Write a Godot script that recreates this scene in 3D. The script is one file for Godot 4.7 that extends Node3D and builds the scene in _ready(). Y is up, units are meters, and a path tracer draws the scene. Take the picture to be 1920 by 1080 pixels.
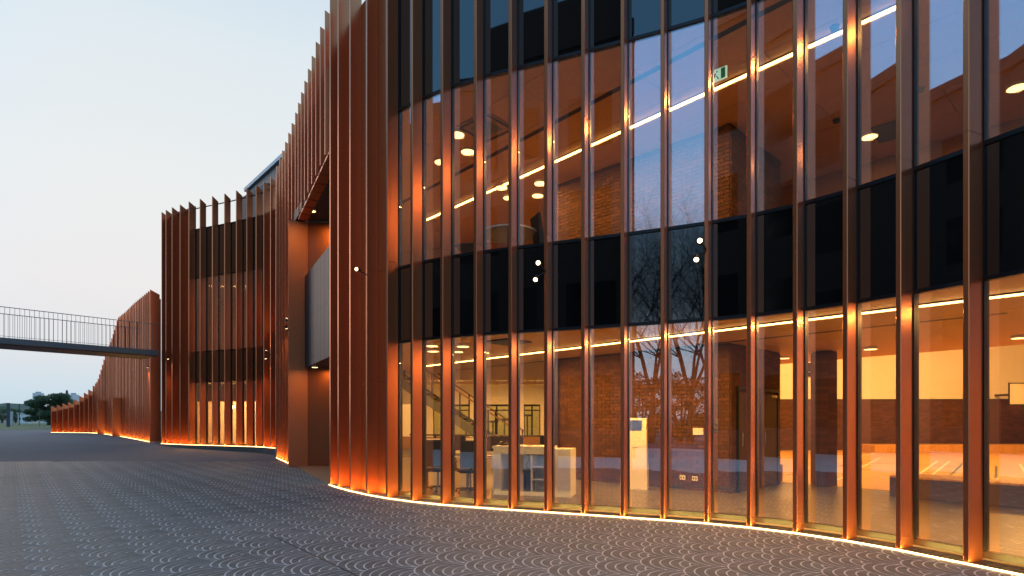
extends Node3D
# Plan points are Vector2(x, d): x metres to the right of the camera, d metres in front of it. World z = -d.

const EYE := 1.6
const F := 1080.0
const HOR := 785.0
var M := {}
var rng := RandomNumberGenerator.new()
var uv_along := Vector2(1, 0)

# ------------------------------------------------------------------ small helpers
func lin(r: float, g: float, b: float) -> Color:
	return Color(r, g, b).linear_to_srgb()

func W(p: Vector2, y: float) -> Vector3:
	return Vector3(p.x, y, -p.y)

func pix(px: float, py: float, height: float) -> Vector2:
	# the plan point seen at a pixel of the photograph and known to lie at this height
	var d: float = (height - EYE) * F / (HOR - py)
	return Vector2((px - 960.0) / F * d, d)

func begin() -> SurfaceTool:
	var st := SurfaceTool.new()
	st.begin(Mesh.PRIMITIVE_TRIANGLES)
	st.set_smooth_group(-1)
	return st

func put(st: SurfaceTool, p: Vector3) -> void:
	var q := Vector2(p.x, -p.z)
	st.set_uv(Vector2(q.dot(uv_along), q.dot(Vector2(-uv_along.y, uv_along.x))))
	st.add_vertex(p)

func tri(st: SurfaceTool, a: Vector3, b: Vector3, c: Vector3, n: Vector3) -> void:
	if (b - a).cross(c - a).dot(n) > 0.0:
		put(st, a); put(st, c); put(st, b)
	else:
		put(st, a); put(st, b); put(st, c)

func quad(st: SurfaceTool, a: Vector3, b: Vector3, c: Vector3, d: Vector3, n: Vector3) -> void:
	tri(st, a, b, c, n)
	tri(st, a, c, d, n)

func box(st: SurfaceTool, c: Vector3, s: Vector3, bs := Basis.IDENTITY, bev := 0.0) -> void:
	var h := s / 2.0
	var ax := [bs.x, bs.y, bs.z]
	for k in 3:
		var u: Vector3 = ax[(k + 1) % 3]
		var v: Vector3 = ax[(k + 2) % 3]
		var hu: float = h[(k + 1) % 3] - bev
		var hv: float = h[(k + 2) % 3] - bev
		for sg in [-1.0, 1.0]:
			var n: Vector3 = ax[k] * sg
			var o: Vector3 = c + n * h[k]
			quad(st, o - u * hu - v * hv, o + u * hu - v * hv, o + u * hu + v * hv, o - u * hu + v * hv, n)
	if bev <= 0.0:
		return
	for k in 3:
		var w: Vector3 = ax[k] * (h[k] - bev)
		var u: Vector3 = ax[(k + 1) % 3]
		var v: Vector3 = ax[(k + 2) % 3]
		var hu: float = h[(k + 1) % 3]
		var hv: float = h[(k + 2) % 3]
		for su in [-1.0, 1.0]:
			for sv in [-1.0, 1.0]:
				var p: Vector3 = c + u * su * hu + v * sv * (hv - bev)
				var q: Vector3 = c + u * su * (hu - bev) + v * sv * hv
				quad(st, p - w, q - w, q + w, p + w, u * su + v * sv)
	for i in 8:
		var sx := 1.0 if i & 1 else -1.0
		var sy := 1.0 if i & 2 else -1.0
		var sz := 1.0 if i & 4 else -1.0
		var X: Vector3 = bs.x * sx
		var Y: Vector3 = bs.y * sy
		var Z: Vector3 = bs.z * sz
		tri(st, c + X * h.x + Y * (h.y - bev) + Z * (h.z - bev), c + X * (h.x - bev) + Y * h.y + Z * (h.z - bev), c + X * (h.x - bev) + Y * (h.y - bev) + Z * h.z, X + Y + Z)

func prism(st: SurfaceTool, poly: PackedVector2Array, y0: float, y1: float, bottom := true) -> void:
	# upright prism over a plan polygon
	var p := poly
	if Geometry2D.is_polygon_clockwise(p):
		p = p.duplicate()
		p.reverse()
	var ix := Geometry2D.triangulate_polygon(p)
	for i in range(0, ix.size(), 3):
		tri(st, W(p[ix[i]], y1), W(p[ix[i + 1]], y1), W(p[ix[i + 2]], y1), Vector3.UP)
		if bottom:
			tri(st, W(p[ix[i]], y0), W(p[ix[i + 1]], y0), W(p[ix[i + 2]], y0), Vector3.DOWN)
	for i in p.size():
		var a := p[i]
		var b := p[(i + 1) % p.size()]
		var t := (b - a).normalized()
		quad(st, W(a, y0), W(b, y0), W(b, y1), W(a, y1), W(Vector2(t.y, -t.x), 0.0))

func tube(st: SurfaceTool, a: Vector3, b: Vector3, ra: float, rb: float, n := 6, caps := false) -> void:
	var t := (b - a).normalized()
	var u := t.cross(Vector3.UP if absf(t.y) < 0.9 else Vector3.RIGHT).normalized()
	var v := t.cross(u)
	for i in n:
		var p := TAU * i / n
		var q := TAU * (i + 1) / n
		var d := u * cos(p) + v * sin(p)
		var e := u * cos(q) + v * sin(q)
		quad(st, a + d * ra, a + e * ra, b + e * rb, b + d * rb, d + e)
		if caps:
			tri(st, a, a + d * ra, a + e * ra, -t)
			tri(st, b, b + d * rb, b + e * rb, t)

func slab_between(st: SurfaceTool, a: Vector2, b: Vector2, thick: float, y0: float, y1: float) -> void:
	# an upright sheet on the line a-b, thick metres to its left (seen from a to b)
	var t := (b - a).normalized()
	var n := Vector2(-t.y, t.x) * thick
	prism(st, PackedVector2Array([a, b, b + n, a + n]), y0, y1)

func obj(called: String, st: SurfaceTool, m: Material, parent: Node3D, local := false) -> MeshInstance3D:
	st.generate_normals()
	return inst(called, st.commit(), m, parent, local)

func inst(called: String, mesh: Mesh, m: Material, parent: Node3D, local := false) -> MeshInstance3D:
	var o := MeshInstance3D.new()
	o.name = called
	o.mesh = mesh
	o.material_override = m
	parent.add_child(o, true)
	if not local:
		var p := parent
		while p != self:
			o.position -= p.position
			p = p.get_parent()
	return o

func tag(o: Node, label: String, category: String, group := "") -> void:
	o.set_meta("label", label)
	o.set_meta("category", category)
	if group:
		o.set_meta("group", group)

var taken := {}
func numbered(called: String) -> String:
	var n: int = taken.get(called, 0)
	taken[called] = n + 1
	return called if n == 0 else "%s_%03d" % [called, n]

func thing(called: String, at: Vector3, label: String, category: String, group := "", turn := 0.0) -> Node3D:
	var o := Node3D.new()
	o.name = numbered(called)
	add_child(o)
	o.position = at
	o.rotation.y = turn
	tag(o, label, category, group)
	return o

func structure(called: String, st: SurfaceTool, m: Material) -> MeshInstance3D:
	var o := obj(called, st, m, self)
	o.set_meta("kind", "structure")
	return o

func copy_of(o: Node3D, at: Vector3, turn: float, label: String) -> Node3D:
	var c: Node3D = o.duplicate()
	c.name = numbered(String(o.name).rstrip("0123456789_"))
	add_child(c)
	c.position = at
	c.rotation.y = turn
	c.set_meta("label", label)
	return c

# ------------------------------------------------------------------ materials
func noise_tex(freq: float, ramp: Array, size := 256, oct := 4, seed_ := 1, normal := false) -> NoiseTexture2D:
	var n := FastNoiseLite.new()
	n.noise_type = FastNoiseLite.TYPE_SIMPLEX
	n.frequency = freq
	n.fractal_octaves = oct
	n.seed = seed_
	var t := NoiseTexture2D.new()
	t.noise = n
	t.width = size
	t.height = size
	t.seamless = true
	t.as_normal_map = normal
	if ramp.size():
		var g := Gradient.new()
		g.offsets = PackedFloat32Array(range(ramp.size()).map(func(i): return float(i) / (ramp.size() - 1)))
		g.colors = PackedColorArray(ramp)
		t.color_ramp = g
	return t

func mat(called: String, c: Color, rough := 0.6, metal := 0.0) -> StandardMaterial3D:
	var m := StandardMaterial3D.new()
	m.resource_name = called
	m.albedo_color = c
	m.roughness = rough
	m.metallic = metal
	M[called] = m
	return m

func world_tex(m: StandardMaterial3D, t: Texture2D, scale_: float) -> void:
	m.albedo_texture = t
	m.uv1_triplanar = true
	m.uv1_world_triplanar = true
	m.uv1_scale = Vector3.ONE * scale_

func rough_tex(m: StandardMaterial3D, freq: float, lo: float, hi: float, scale_: float) -> void:
	m.roughness = 1.0
	m.roughness_texture = noise_tex(freq, [Color(lo, lo, lo), Color(hi, hi, hi)], 256, 2, 5)
	m.uv1_triplanar = true
	m.uv1_world_triplanar = true
	m.uv1_scale = Vector3.ONE * scale_

func glow(called: String, c: Color, e: float) -> StandardMaterial3D:
	var m := mat(called, Color(0.9, 0.88, 0.84), 0.5)
	m.emission_enabled = true
	m.emission = c
	m.emission_energy_multiplier = e
	return m

func wood_image(w: int, h: int, boards: int, tones: Array, seed_: int, grain: float) -> ImageTexture:
	# boards run along u; grain streaks along them
	var n := FastNoiseLite.new()
	n.seed = seed_
	n.frequency = 1.0
	n.fractal_octaves = 3
	var r := RandomNumberGenerator.new()
	r.seed = seed_
	var tone := []
	for i in boards * 4:
		tone.append(r.randf())
	var im := Image.create(w, h, false, Image.FORMAT_RGB8)
	for y in h:
		var b := int(float(y) / h * boards)
		var inside := fposmod(float(y) / h * boards, 1.0)
		for x in w:
			var seg := int(fposmod(float(x) / w + b * 0.37, 1.0) * 4.0)
			var g := n.get_noise_2d(sin(TAU * x / w) * 3.0 + b * 17.0, y * 0.25 + cos(TAU * x / w) * 1.2) * grain
			var k: float = clampf(0.3 + 0.4 * tone[(b * 4 + seg) % tone.size()] + g, 0.0, 1.0)
			var c: Color = tones[0].lerp(tones[1], k)
			if boards > 1 and inside < 0.06:
				c = c.darkened(0.35)
			im.set_pixel(x, y, c)
	return ImageTexture.create_from_image(im)

func make_materials() -> void:
	var m := mat("copper", lin(0.54, 0.165, 0.064), 0.4, 0.78)
	m.roughness = 0.3
	for k in [["_b", 0.51, 0.155, 0.062], ["_c", 0.6, 0.192, 0.078]]:
		var v: StandardMaterial3D = m.duplicate()
		v.resource_name = "copper" + k[0]
		v.albedo_color = lin(k[1], k[2], k[3])
		v.roughness = 0.34 if k[0] == "_b" else 0.27
		M["copper" + k[0]] = v
	m = mat("copper_panel", lin(0.46, 0.14, 0.055), 0.42, 0.75)
	m.roughness = 0.4
	mat("copper_matt", lin(0.5, 0.16, 0.06), 0.5, 0.15)
	mat("frame", lin(0.014, 0.013, 0.013), 0.38, 0.3)
	var g := ORMMaterial3D.new()
	g.resource_name = "glass"
	g.transparency = BaseMaterial3D.TRANSPARENCY_ALPHA
	g.albedo_color = Color(0.93, 0.97, 1.0, 0.22)
	var im := Image.create(4, 4, false, Image.FORMAT_RGB8)
	im.fill(Color(1, 0.0, 1.0))
	g.orm_texture = ImageTexture.create_from_image(im)
	M["glass"] = g
	m = mat("inner_glass", Color(0.8, 0.9, 0.85, 0.04), 0.03)
	m.transparency = BaseMaterial3D.TRANSPARENCY_ALPHA
	m = mat("spandrel", lin(0.006, 0.006, 0.006), 0.02)
	m.metallic_specular = 0.7
	m = mat("zinc", lin(0.06, 0.05, 0.05), 0.5, 0.3)
	m.metallic_specular = 0.35
	mat("dark_soffit", lin(0.03, 0.025, 0.022), 0.6)
	mat("steel_dark", lin(0.14, 0.155, 0.155), 0.5, 0.3)
	mat("bridge_soffit", lin(0.16, 0.1, 0.07), 0.6)
	# ground
	m = mat("mortar", lin(0.6, 0.6, 0.56), 0.9)
	for i in 4:
		var t: float = [0.82, 1.0, 1.15, 0.93][i]
		m = mat("sett%d" % i, lin(0.122 * t, 0.128 * t, 0.12 * t), 0.62)
		m.metallic_specular = 0.45
	m = mat("setts", Color.WHITE, 0.62)
	m.vertex_color_use_as_albedo = true
	m.metallic_specular = 0.45
	m = mat("far_paving", Color.WHITE, 0.6)
	m.roughness = 0.85
	m.metallic_specular = 0.3
	world_tex(m, noise_tex(0.06, [lin(0.09, 0.092, 0.097), lin(0.122, 0.124, 0.129), lin(0.158, 0.16, 0.163)], 512, 5, 9), 0.35)
	m = mat("plinth_tile", lin(0.05, 0.05, 0.052), 0.3)
	mat("plinth_grout", lin(0.2, 0.19, 0.18), 0.8)
	m = mat("grass", Color.WHITE, 0.95)
	world_tex(m, noise_tex(0.05, [lin(0.045, 0.075, 0.02), lin(0.08, 0.11, 0.035), lin(0.12, 0.14, 0.05)], 256, 5, 4), 0.12)
	mat("mulch", lin(0.06, 0.035, 0.025), 0.95)
	# inside
	m = mat("ceiling_timber", Color.WHITE, 0.45)
	m.albedo_texture = wood_image(512, 128, 1, [lin(0.46, 0.24, 0.105), lin(0.58, 0.32, 0.15)], 3, 0.7)
	m.uv1_scale = Vector3(0.4, 0.9, 1)
	m = mat("wall_timber", lin(0.33, 0.17, 0.08), 0.5)
	m = mat("gym_floor", Color.WHITE, 0.4)
	m.albedo_texture = wood_image(512, 256, 16, [lin(0.42, 0.215, 0.055), lin(0.6, 0.34, 0.1)], 8, 0.5)
	m.uv1_scale = Vector3(0.35, 0.5, 1)
	m = mat("concrete_floor", Color.WHITE, 0.3)
	world_tex(m, noise_tex(0.03, [lin(0.10, 0.09, 0.08), lin(0.13, 0.118, 0.105), lin(0.16, 0.145, 0.13)], 256, 5, 12), 0.5)
	mat("carpet", lin(0.3, 0.24, 0.18), 0.9)
	mat("white_paint", lin(0.76, 0.73, 0.67), 0.6)
	mat("white_laminate", lin(0.72, 0.7, 0.64), 0.35)
	for i in 4:
		var c: Array = [[0.095, 0.036, 0.022], [0.082, 0.031, 0.02], [0.108, 0.042, 0.025], [0.07, 0.028, 0.019]][i]
		mat("brick%d" % i, lin(c[0], c[1], c[2]), 0.8)
	mat("brick_mortar", lin(0.06, 0.04, 0.032), 0.9)
	mat("door_dark", lin(0.06, 0.03, 0.02), 0.5)
	mat("skirting", lin(0.03, 0.03, 0.035), 0.5)
	mat("chrome", lin(0.6, 0.6, 0.58), 0.25, 1.0)
	mat("black_plastic", lin(0.02, 0.02, 0.022), 0.5)
	mat("fabric_dark", lin(0.022, 0.02, 0.018), 0.9)
	mat("fabric_blue", lin(0.02, 0.035, 0.07), 0.9)
	mat("monitor_back", lin(0.035, 0.02, 0.018), 0.4)
	mat("line_white", lin(0.72, 0.7, 0.62), 0.3)
	mat("line_green", lin(0.03, 0.12, 0.07), 0.3)
	mat("line_blue", lin(0.04, 0.08, 0.16), 0.3)
	mat("line_black", lin(0.03, 0.025, 0.02), 0.3)
	mat("paper_white", lin(0.78, 0.76, 0.7), 0.6)
	mat("board_dark", lin(0.03, 0.024, 0.02), 0.5)
	mat("sage_wall", lin(0.34, 0.36, 0.2), 0.7)
	mat("exit_green", lin(0.01, 0.32, 0.14), 0.5)
	# lights
	glow("led_warm", Color(1.0, 0.8, 0.52), 6.5)
	glow("tube_warm", Color(1.0, 0.74, 0.4), 14.0)
	glow("disc_warm", Color(1.0, 0.82, 0.52), 4.0)
	glow("lens_warm", Color(1.0, 0.86, 0.62), 9.0)
	glow("screen_blue", Color(0.1, 0.42, 0.6), 0.75).albedo_color = Color(0.05, 0.06, 0.07)
	glow("exit_white", Color(0.75, 0.95, 0.8), 0.8)
	glow("exit_glow_green", Color(0.02, 0.42, 0.2), 0.5).albedo_color = Color(0.02, 0.12, 0.06)
	# outside things
	m = mat("dark_cladding", Color.WHITE, 0.6)
	world_tex(m, noise_tex(0.03, [lin(0.028, 0.024, 0.022), lin(0.05, 0.043, 0.038)], 256, 4, 21), 0.3)
	mat("bark", lin(0.045, 0.036, 0.028), 0.9)
	mat("bark_grey", lin(0.16, 0.14, 0.12), 0.9)
	for i in 3:
		m = mat("leaf%d" % i, lin([0.035, 0.05, 0.06][i], [0.055, 0.07, 0.078][i], [0.022, 0.03, 0.034][i]), 0.7)
		m.backlight_enabled = true
		m.backlight = lin(0.05, 0.08, 0.03)
	mat("leaf_blue", lin(0.05, 0.14, 0.14), 0.8)
	mat("pale_wall", lin(0.6, 0.58, 0.55), 0.7)
	mat("pale_roof", lin(0.4, 0.4, 0.4), 0.6)
	mat("hill", lin(0.09, 0.11, 0.075), 1.0)
	mat("post_dark", lin(0.03, 0.04, 0.05), 0.6)
	mat("roof_fascia", lin(0.03, 0.04, 0.042), 0.5)
	mat("roof_cap", lin(0.5, 0.54, 0.53), 0.5)

# ------------------------------------------------------------------ plan data
# outer line of the fins: the near curved front, the part over the recess, the far wing
var FA := PackedVector2Array([Vector2(-4.362, 13.806), Vector2(-4.006, 13.264), Vector2(-3.563, 12.659), Vector2(-3.041, 12.030), Vector2(-2.501, 11.480), Vector2(-1.920, 11.005), Vector2(-1.298, 10.607), Vector2(-0.661, 10.281), Vector2(-0.037, 10.011), Vector2(0.570, 9.765), Vector2(1.170, 9.517), Vector2(1.774, 9.258), Vector2(2.351, 9.005), Vector2(2.940, 8.715), Vector2(3.448, 8.391), Vector2(3.918, 7.978), Vector2(4.327, 7.486), Vector2(4.660, 6.951), Vector2(4.962, 6.298), Vector2(5.239, 5.677), Vector2(5.510, 5.053), Vector2(5.787, 4.432), Vector2(6.074, 3.815), Vector2(6.383, 3.210), Vector2(6.723, 2.621), Vector2(7.093, 2.050)])
var FB := PackedVector2Array()
var FC := PackedVector2Array()
var FD := PackedVector2Array()
const DEEP := 0.26
const Y_LOW := 3.15
const Y_UP0 := 4.65
const Y_UP1 := 7.85
const Y_ROOF := 10.8
const TOP := 11.8

func normals(line: PackedVector2Array) -> PackedVector2Array:
	# inward normal at each point of a line that runs from the far left to the near right
	var out := PackedVector2Array()
	for i in line.size():
		var t := (line[mini(i + 1, line.size() - 1)] - line[maxi(i - 1, 0)]).normalized()
		out.append(Vector2(-t.y, t.x))
	return out

func fin(parent: Node3D, at: Vector2, n: Vector2, y0: float, y1: float, deep := DEEP, thick := 0.062, m := "copper") -> void:
	# a folded fin: a box section with softened edges and a thin return lip on its outer edge
	var t := Vector2(n.y, -n.x)
	var e := 0.007
	var h := thick / 2.0
	var poly := PackedVector2Array([at - t * (h - e), at + t * (h - e), at + t * h + n * e, at + t * h + n * deep, at - t * h + n * deep, at - t * h + n * e])
	var st := begin()
	if y0 < 4.0 and y1 > 6.0:
		prism(st, poly, y0, 4.737)
		raked(st, poly, 4.742, y1, at, n)
	else:
		raked(st, poly, y0, y1, at, n)
	obj("fin", st, M[m + ["", "_b", "_c"][rng.randi_range(0, 2)]], parent)

func raked(st: SurfaceTool, p: PackedVector2Array, y0: float, y1: float, at: Vector2, n: Vector2) -> void:
	# a prism whose top falls away inward
	var top := []
	for q in p:
		top.append(W(q, y1 - 0.5 * maxf(0.0, (q - at).dot(n))))
	var c := W(at, 0.0)
	for i in p.size():
		var j := (i + 1) % p.size()
		var mid := (W(p[i], 0.0) + W(p[j], 0.0)) / 2.0
		var nm := mid - (c + W(n, 0.0) * (p[3] - at).dot(n) * 0.5)
		quad(st, W(p[i], y0), W(p[j], y0), top[j], top[i], nm)
	for i in range(1, p.size() - 1):
		tri(st, top[0], top[i], top[i + 1], Vector3.UP)
		tri(st, W(p[0], y0), W(p[i], y0), W(p[i + 1], y0), Vector3.DOWN)

func ground_y(p: Vector2) -> float:
	return 0.35 * smoothstep(21.0, 33.0, p.y - 0.25 * clampf(p.x + 9.0, 0.0, 30.0))

# ------------------------------------------------------------------ lights
func area(called: String, at: Vector3, along: Vector3, size: Vector2, e: float, c: Color, up := false, tilt := 0.0) -> void:
	var l := AreaLight3D.new()
	l.name = called
	l.area_size = size
	l.light_energy = e
	l.light_color = c
	l.area_range = 30.0
	l.area_attenuation = 2.0
	l.shadow_enabled = true
	var z := Vector3.DOWN if up else Vector3.UP
	var x := along.normalized()
	var bs := Basis(x, z.cross(x).normalized(), z)
	if tilt != 0.0:
		bs = Basis(x, tilt) * bs
	l.transform = Transform3D(bs, at)
	add_child(l, true)

const WARM := Color(1.0, 0.71, 0.36)
const WARM_LED := Color(1.0, 0.8, 0.4)

func led_strip(parent: Node3D, line: PackedVector2Array, y: float, per: int, e: float) -> void:
	var nn := normals(line)
	var i := 0
	while i < line.size() - 1:
		var j := mini(i + per, line.size() - 1)
		var st := begin()
		for k in range(i, j):
			var a := line[k] - nn[k] * 0.012
			var b := line[k + 1] - nn[k + 1] * 0.012
			prism(st, PackedVector2Array([a, b, b - nn[k + 1] * 0.02, a - nn[k] * 0.02]), y, y + 0.018)
		obj("light_strip", st, M.led_warm, parent)
		var p := (line[i] + line[j]) / 2.0
		var n := (nn[i] + nn[j]).normalized()
		var d := line[j] - line[i]
		area("led_light", W(p + n * 0.012, y + 0.03), W(d, 0.0), Vector2(d.length() - (0.08 if per == 1 else 0.0), 0.03), e * d.length(), WARM_LED, true, -0.45)
		i = j

# ------------------------------------------------------------------ the scene
func _ready() -> void:
	rng.seed = 7
	var cam := Camera3D.new()
	cam.name = "camera"
	cam.near = 0.1
	cam.far = 6000.0
	cam.projection = Camera3D.PROJECTION_FRUSTUM
	cam.size = 0.1 * 1080.0 / F
	cam.frustum_offset = Vector2(0, 0.1 * (HOR - 540.0) / F)
	cam.position = Vector3(0, EYE, 0)
	add_child(cam)
	cam.current = true
	sky_and_sun()
	make_materials()
	plan()
	ground()
	building()
	rooms()
	recess()
	far_wing()
	screen_wall()
	bridge()
	opposite()
	lobby_things()
	gym_things()
	upstairs_things()
	spotlights()
	background()
	reflected_trees()

func sky_and_sun() -> void:
	var env := Environment.new()
	env.background_mode = Environment.BG_SKY
	env.tonemap_mode = Environment.TONE_MAPPER_LINEAR
	env.tonemap_exposure = 1.0
	env.sdfgi_enabled = true
	env.ssao_enabled = true
	env.ssil_enabled = true
	# clear dusk sky: pale blue rim, blush band, white, then deepening blue overhead
	var stops := [[0.0, Vector3(0.52, 0.68, 0.76)], [2.0, Vector3(0.62, 0.74, 0.82)], [6.0, Vector3(0.79, 0.79, 0.81)], [11.0, Vector3(0.86, 0.835, 0.835)], [19.0, Vector3(0.84, 0.86, 0.86)], [30.0, Vector3(0.75, 0.825, 0.87)], [42.0, Vector3(0.52, 0.69, 0.86)], [60.0, Vector3(0.34, 0.56, 0.84)], [90.0, Vector3(0.26, 0.5, 0.86)]]
	# the half of the sky away from the sunset is bluer
	var east := [[0.0, Vector3(0.62, 0.75, 0.9)], [8.0, Vector3(0.74, 0.94, 1.12)], [16.0, Vector3(0.54, 0.9, 1.3)], [30.0, Vector3(0.29, 0.78, 1.42)], [50.0, Vector3(0.27, 0.62, 1.15)], [90.0, Vector3(0.26, 0.5, 0.86)]]
	var im := Image.create(64, 512, false, Image.FORMAT_RGBF)
	for y in 512:
		var el := 90.0 - (y + 0.5) / 512.0 * 180.0
		var c: Vector3 = stops[0][1]
		for i in stops.size() - 1:
			if el >= stops[i][0]:
				c = stops[i][1].lerp(stops[i + 1][1], clampf((el - stops[i][0]) / (stops[i + 1][0] - stops[i][0]), 0.0, 1.0))
		var e: Vector3 = east[0][1]
		for i in east.size() - 1:
			if el >= east[i][0]:
				e = east[i][1].lerp(east[i + 1][1], clampf((el - east[i][0]) / (east[i + 1][0] - east[i][0]), 0.0, 1.0))
		for x in 64:
			var k := smoothstep(0.1, 0.42, (1.0 - cos(TAU * x / 64.0)) / 2.0)
			var d := c.lerp(e, k) if el > 0.0 else Vector3(0.2, 0.2, 0.21)
			im.set_pixel(x, y, Color(d.x, d.y, d.z))
	var sm := PanoramaSkyMaterial.new()
	sm.panorama = ImageTexture.create_from_image(im)
	var sky := Sky.new()
	sky.sky_material = sm
	env.sky = sky
	var we := WorldEnvironment.new()
	we.name = "environment"
	we.environment = env
	add_child(we)
	var sun := DirectionalLight3D.new()
	sun.name = "sun"
	sun.light_energy = 0.15
	sun.light_angular_distance = 30.0
	sun.light_color = Color(1.0, 0.86, 0.74)
	sun.shadow_enabled = true
	add_child(sun)
	sun.look_at_from_position(Vector3(-16, 4.5, -13), Vector3.ZERO)

func plan() -> void:
	var a := Vector2(-7.23, 19.2)
	var b := FA[0]
	for i in range(1, 9):
		FB.append(a.lerp(b, i / 9.0))
	var c0 := Vector2(-9.5, 23.25)
	for i in range(0, 7):
		FB.insert(0, a.lerp(c0, i / 6.0))
	for q in [[303, 831.9], [311, 832.4], [322.5, 833.0], [337.5, 833.6], [354, 834.3], [375, 834.9], [398, 835.5], [421, 836.1], [443, 836.8], [462.5, 837.4], [480, 838.0], [494.5, 838.8], [507, 839.8], [517, 840.6]]:
		FC.append(pix(q[0], q[1], 0.35))
	for q in [[96, 811.0], [120, 811.2], [150, 811.5], [176, 812.0], [200, 814.6], [235, 820.0], [262, 825.2], [281, 828.9]]:
		FD.append(pix(q[0], q[1], 0.35))

func ground() -> void:
	# mortar bed and far paving: one sheet to the horizon, rising gently towards the far wing
	var xs := [-3000, -600, -150, -80, -50, -42, -36, -32, -28, -25, -22, -20, -18, -16, -14, -12, -10, -8, -5, 0, 6, 12, 20, 40, 150, 600, 3000]
	var ds := [-3000, -300, -60, -20, 0, 12, 19, 20.5, 21, 22, 23, 24, 25, 26, 27, 28, 29, 30, 31, 32, 33, 34, 36, 40, 50, 62, 90, 150, 400, 1200, 5000]
	var st := begin()
	for i in xs.size() - 1:
		for j in ds.size() - 1:
			var c := []
			for k in [[0, 0], [1, 0], [1, 1], [0, 1]]:
				var p := Vector2(xs[i + k[0]], ds[j + k[1]])
				c.append(W(p, ground_y(p)))
			quad(st, c[0], c[1], c[2], c[3], Vector3.UP)
	structure("plaza_ground", st, M.far_paving)
	var beds := begin()
	prism(beds, PackedVector2Array([Vector2(-26, -9), Vector2(12, -9), Vector2(12, 12), Vector2(-4.3, 13.9), Vector2(-7.0, 19.0), Vector2(-8.9, 21.3), Vector2(-26, 21.3)]), -0.02, 0.004, false)
	var paving := structure("pavement", beds, M.mortar)
	# fan pattern of setts: each fan is WIDE across, its courses are arcs that bulge along u; rows step by PITCH and half a width
	var WIDE := 0.6
	var PITCH := 0.46
	var ring := 0.105
	var arc := 0.361
	var u := Vector2(-0.963, 0.271)
	var v := Vector2(0.271, 0.963)
	var outline := func(c: Vector2, from_: float, to_: float) -> PackedVector2Array:
		var o := PackedVector2Array()
		for i in 13:
			var x := lerpf(from_, to_, i / 12.0)
			o.append(c + Vector2(x, sqrt(arc * arc - x * x)))
		return o
	var region: PackedVector2Array = outline.call(Vector2.ZERO, -WIDE / 2, WIDE / 2)
	region.append_array(outline.call(Vector2(WIDE / 2, -PITCH), 0.0, -WIDE / 2))
	region.append_array(outline.call(Vector2(-WIDE / 2, -PITCH), WIDE / 2, 0.0))
	region = Geometry2D.offset_polygon(region, -0.007)[0]
	var stones := []
	for k in 9:
		var r1 := arc - 0.026 * k
		var m1 := arc - ring * k - r1
		var r0 := arc - 0.026 * (k + 1)
		var m0 := arc - ring * (k + 1) - r0
		var count := maxi(4, int(round(PI * 0.9 * r1 / 0.1)))
		var span := PI * 0.96
		for i in count:
			var a0 := PI / 2 - span / 2 + span * i / count + 0.0022 / r1
			var a1 := PI / 2 - span / 2 + span * (i + 1) / count - 0.0022 / r1
			var poly := PackedVector2Array()
			for s in 3:
				var t := lerpf(a0, a1, s / 2.0)
				poly.append(Vector2(0, m1) + Vector2(cos(t), sin(t)) * (r1 - 0.0085))
			for s in 3:
				var t := lerpf(a1, a0, s / 2.0)
				poly.append(Vector2(0, m0) + Vector2(cos(t), sin(t)) * (r0 + 0.0085))
			for q in Geometry2D.intersect_polygons(poly, region):
				var ar := 0.0
				for s in q.size():
					ar += q[s].cross(q[(s + 1) % q.size()])
				if absf(ar) / 2.0 > 0.0005:
					stones.append(q)
	# stones are in (v, u) axes of the fan
	var place := func(q: PackedVector2Array, o: Vector2) -> PackedVector2Array:
		var r := PackedVector2Array()
		for p in q:
			r.append(o + v * p.x + u * p.y)
		return r
	var spots := []
	for i in range(-75, 75):
		for j in range(-60, 60):
			var o := u * (PITCH * i) + v * (WIDE * j + (WIDE / 2 if i % 2 else 0.0))
			if o.y < 2.2 or o.y > 21.5 or absf(o.x) > 0.93 * o.y + 1.2:
				continue
			if inside_front(o, 0.55):
				continue
			spots.append(o)
	# the fans that show largest are built stone by stone
	var near := spots.duplicate()
	near.sort_custom(func(a, b): return a.distance_to(Vector2(1.9, 5.2)) < b.distance_to(Vector2(1.9, 5.2)))
	var single := {}
	var meshes := []
	for q in stones:
		var st2 := begin()
		sett(st2, place.call(q, Vector2.ZERO), 0.0)
		st2.generate_normals()
		meshes.append(st2.commit())
	var made := 0
	for o in near:
		if made + stones.size() > 300:
			break
		single[o] = true
		for k in stones.size():
			var s := inst("sett", meshes[k], M["sett%d" % rng.randi_range(0, 3)], paving)
			s.position = W(o, 0.004 + rng.randf_range(-0.0008, 0.0008))
			made += 1
	var drift := FastNoiseLite.new()
	drift.seed = 5
	drift.frequency = 0.16
	drift.fractal_octaves = 3
	var groups := [[], [], [], []]
	for o in spots:
		if not single.has(o):
			groups[rng.randi_range(0, 3)].append(o)
	for g in 4:
		var st3 := begin()
		for q in stones:
			var t: float = [0.8, 0.92, 1.0, 1.12, 1.22][rng.randi_range(0, 4)]
			st3.set_color(Color(0.122 * t, 0.128 * t, 0.12 * t))
			sett(st3, place.call(q, Vector2.ZERO), rng.randf_range(-0.0008, 0.0008))
		st3.generate_normals()
		var mm := MultiMesh.new()
		mm.transform_format = MultiMesh.TRANSFORM_3D
		mm.mesh = st3.commit()
		mm.use_colors = true
		mm.instance_count = groups[g].size()
		for i in groups[g].size():
			mm.set_instance_transform(i, Transform3D(Basis.IDENTITY, W(groups[g][i], 0.004)))
			var k := 1.0 + 0.3 * drift.get_noise_2d(groups[g][i].x, groups[g][i].y) + rng.randf_range(-0.06, 0.06)
			mm.set_instance_color(i, Color(k, k * 0.995, k * 0.985))
		var mi := MultiMeshInstance3D.new()
		mi.name = "sett_fans"
		mi.multimesh = mm
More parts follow.
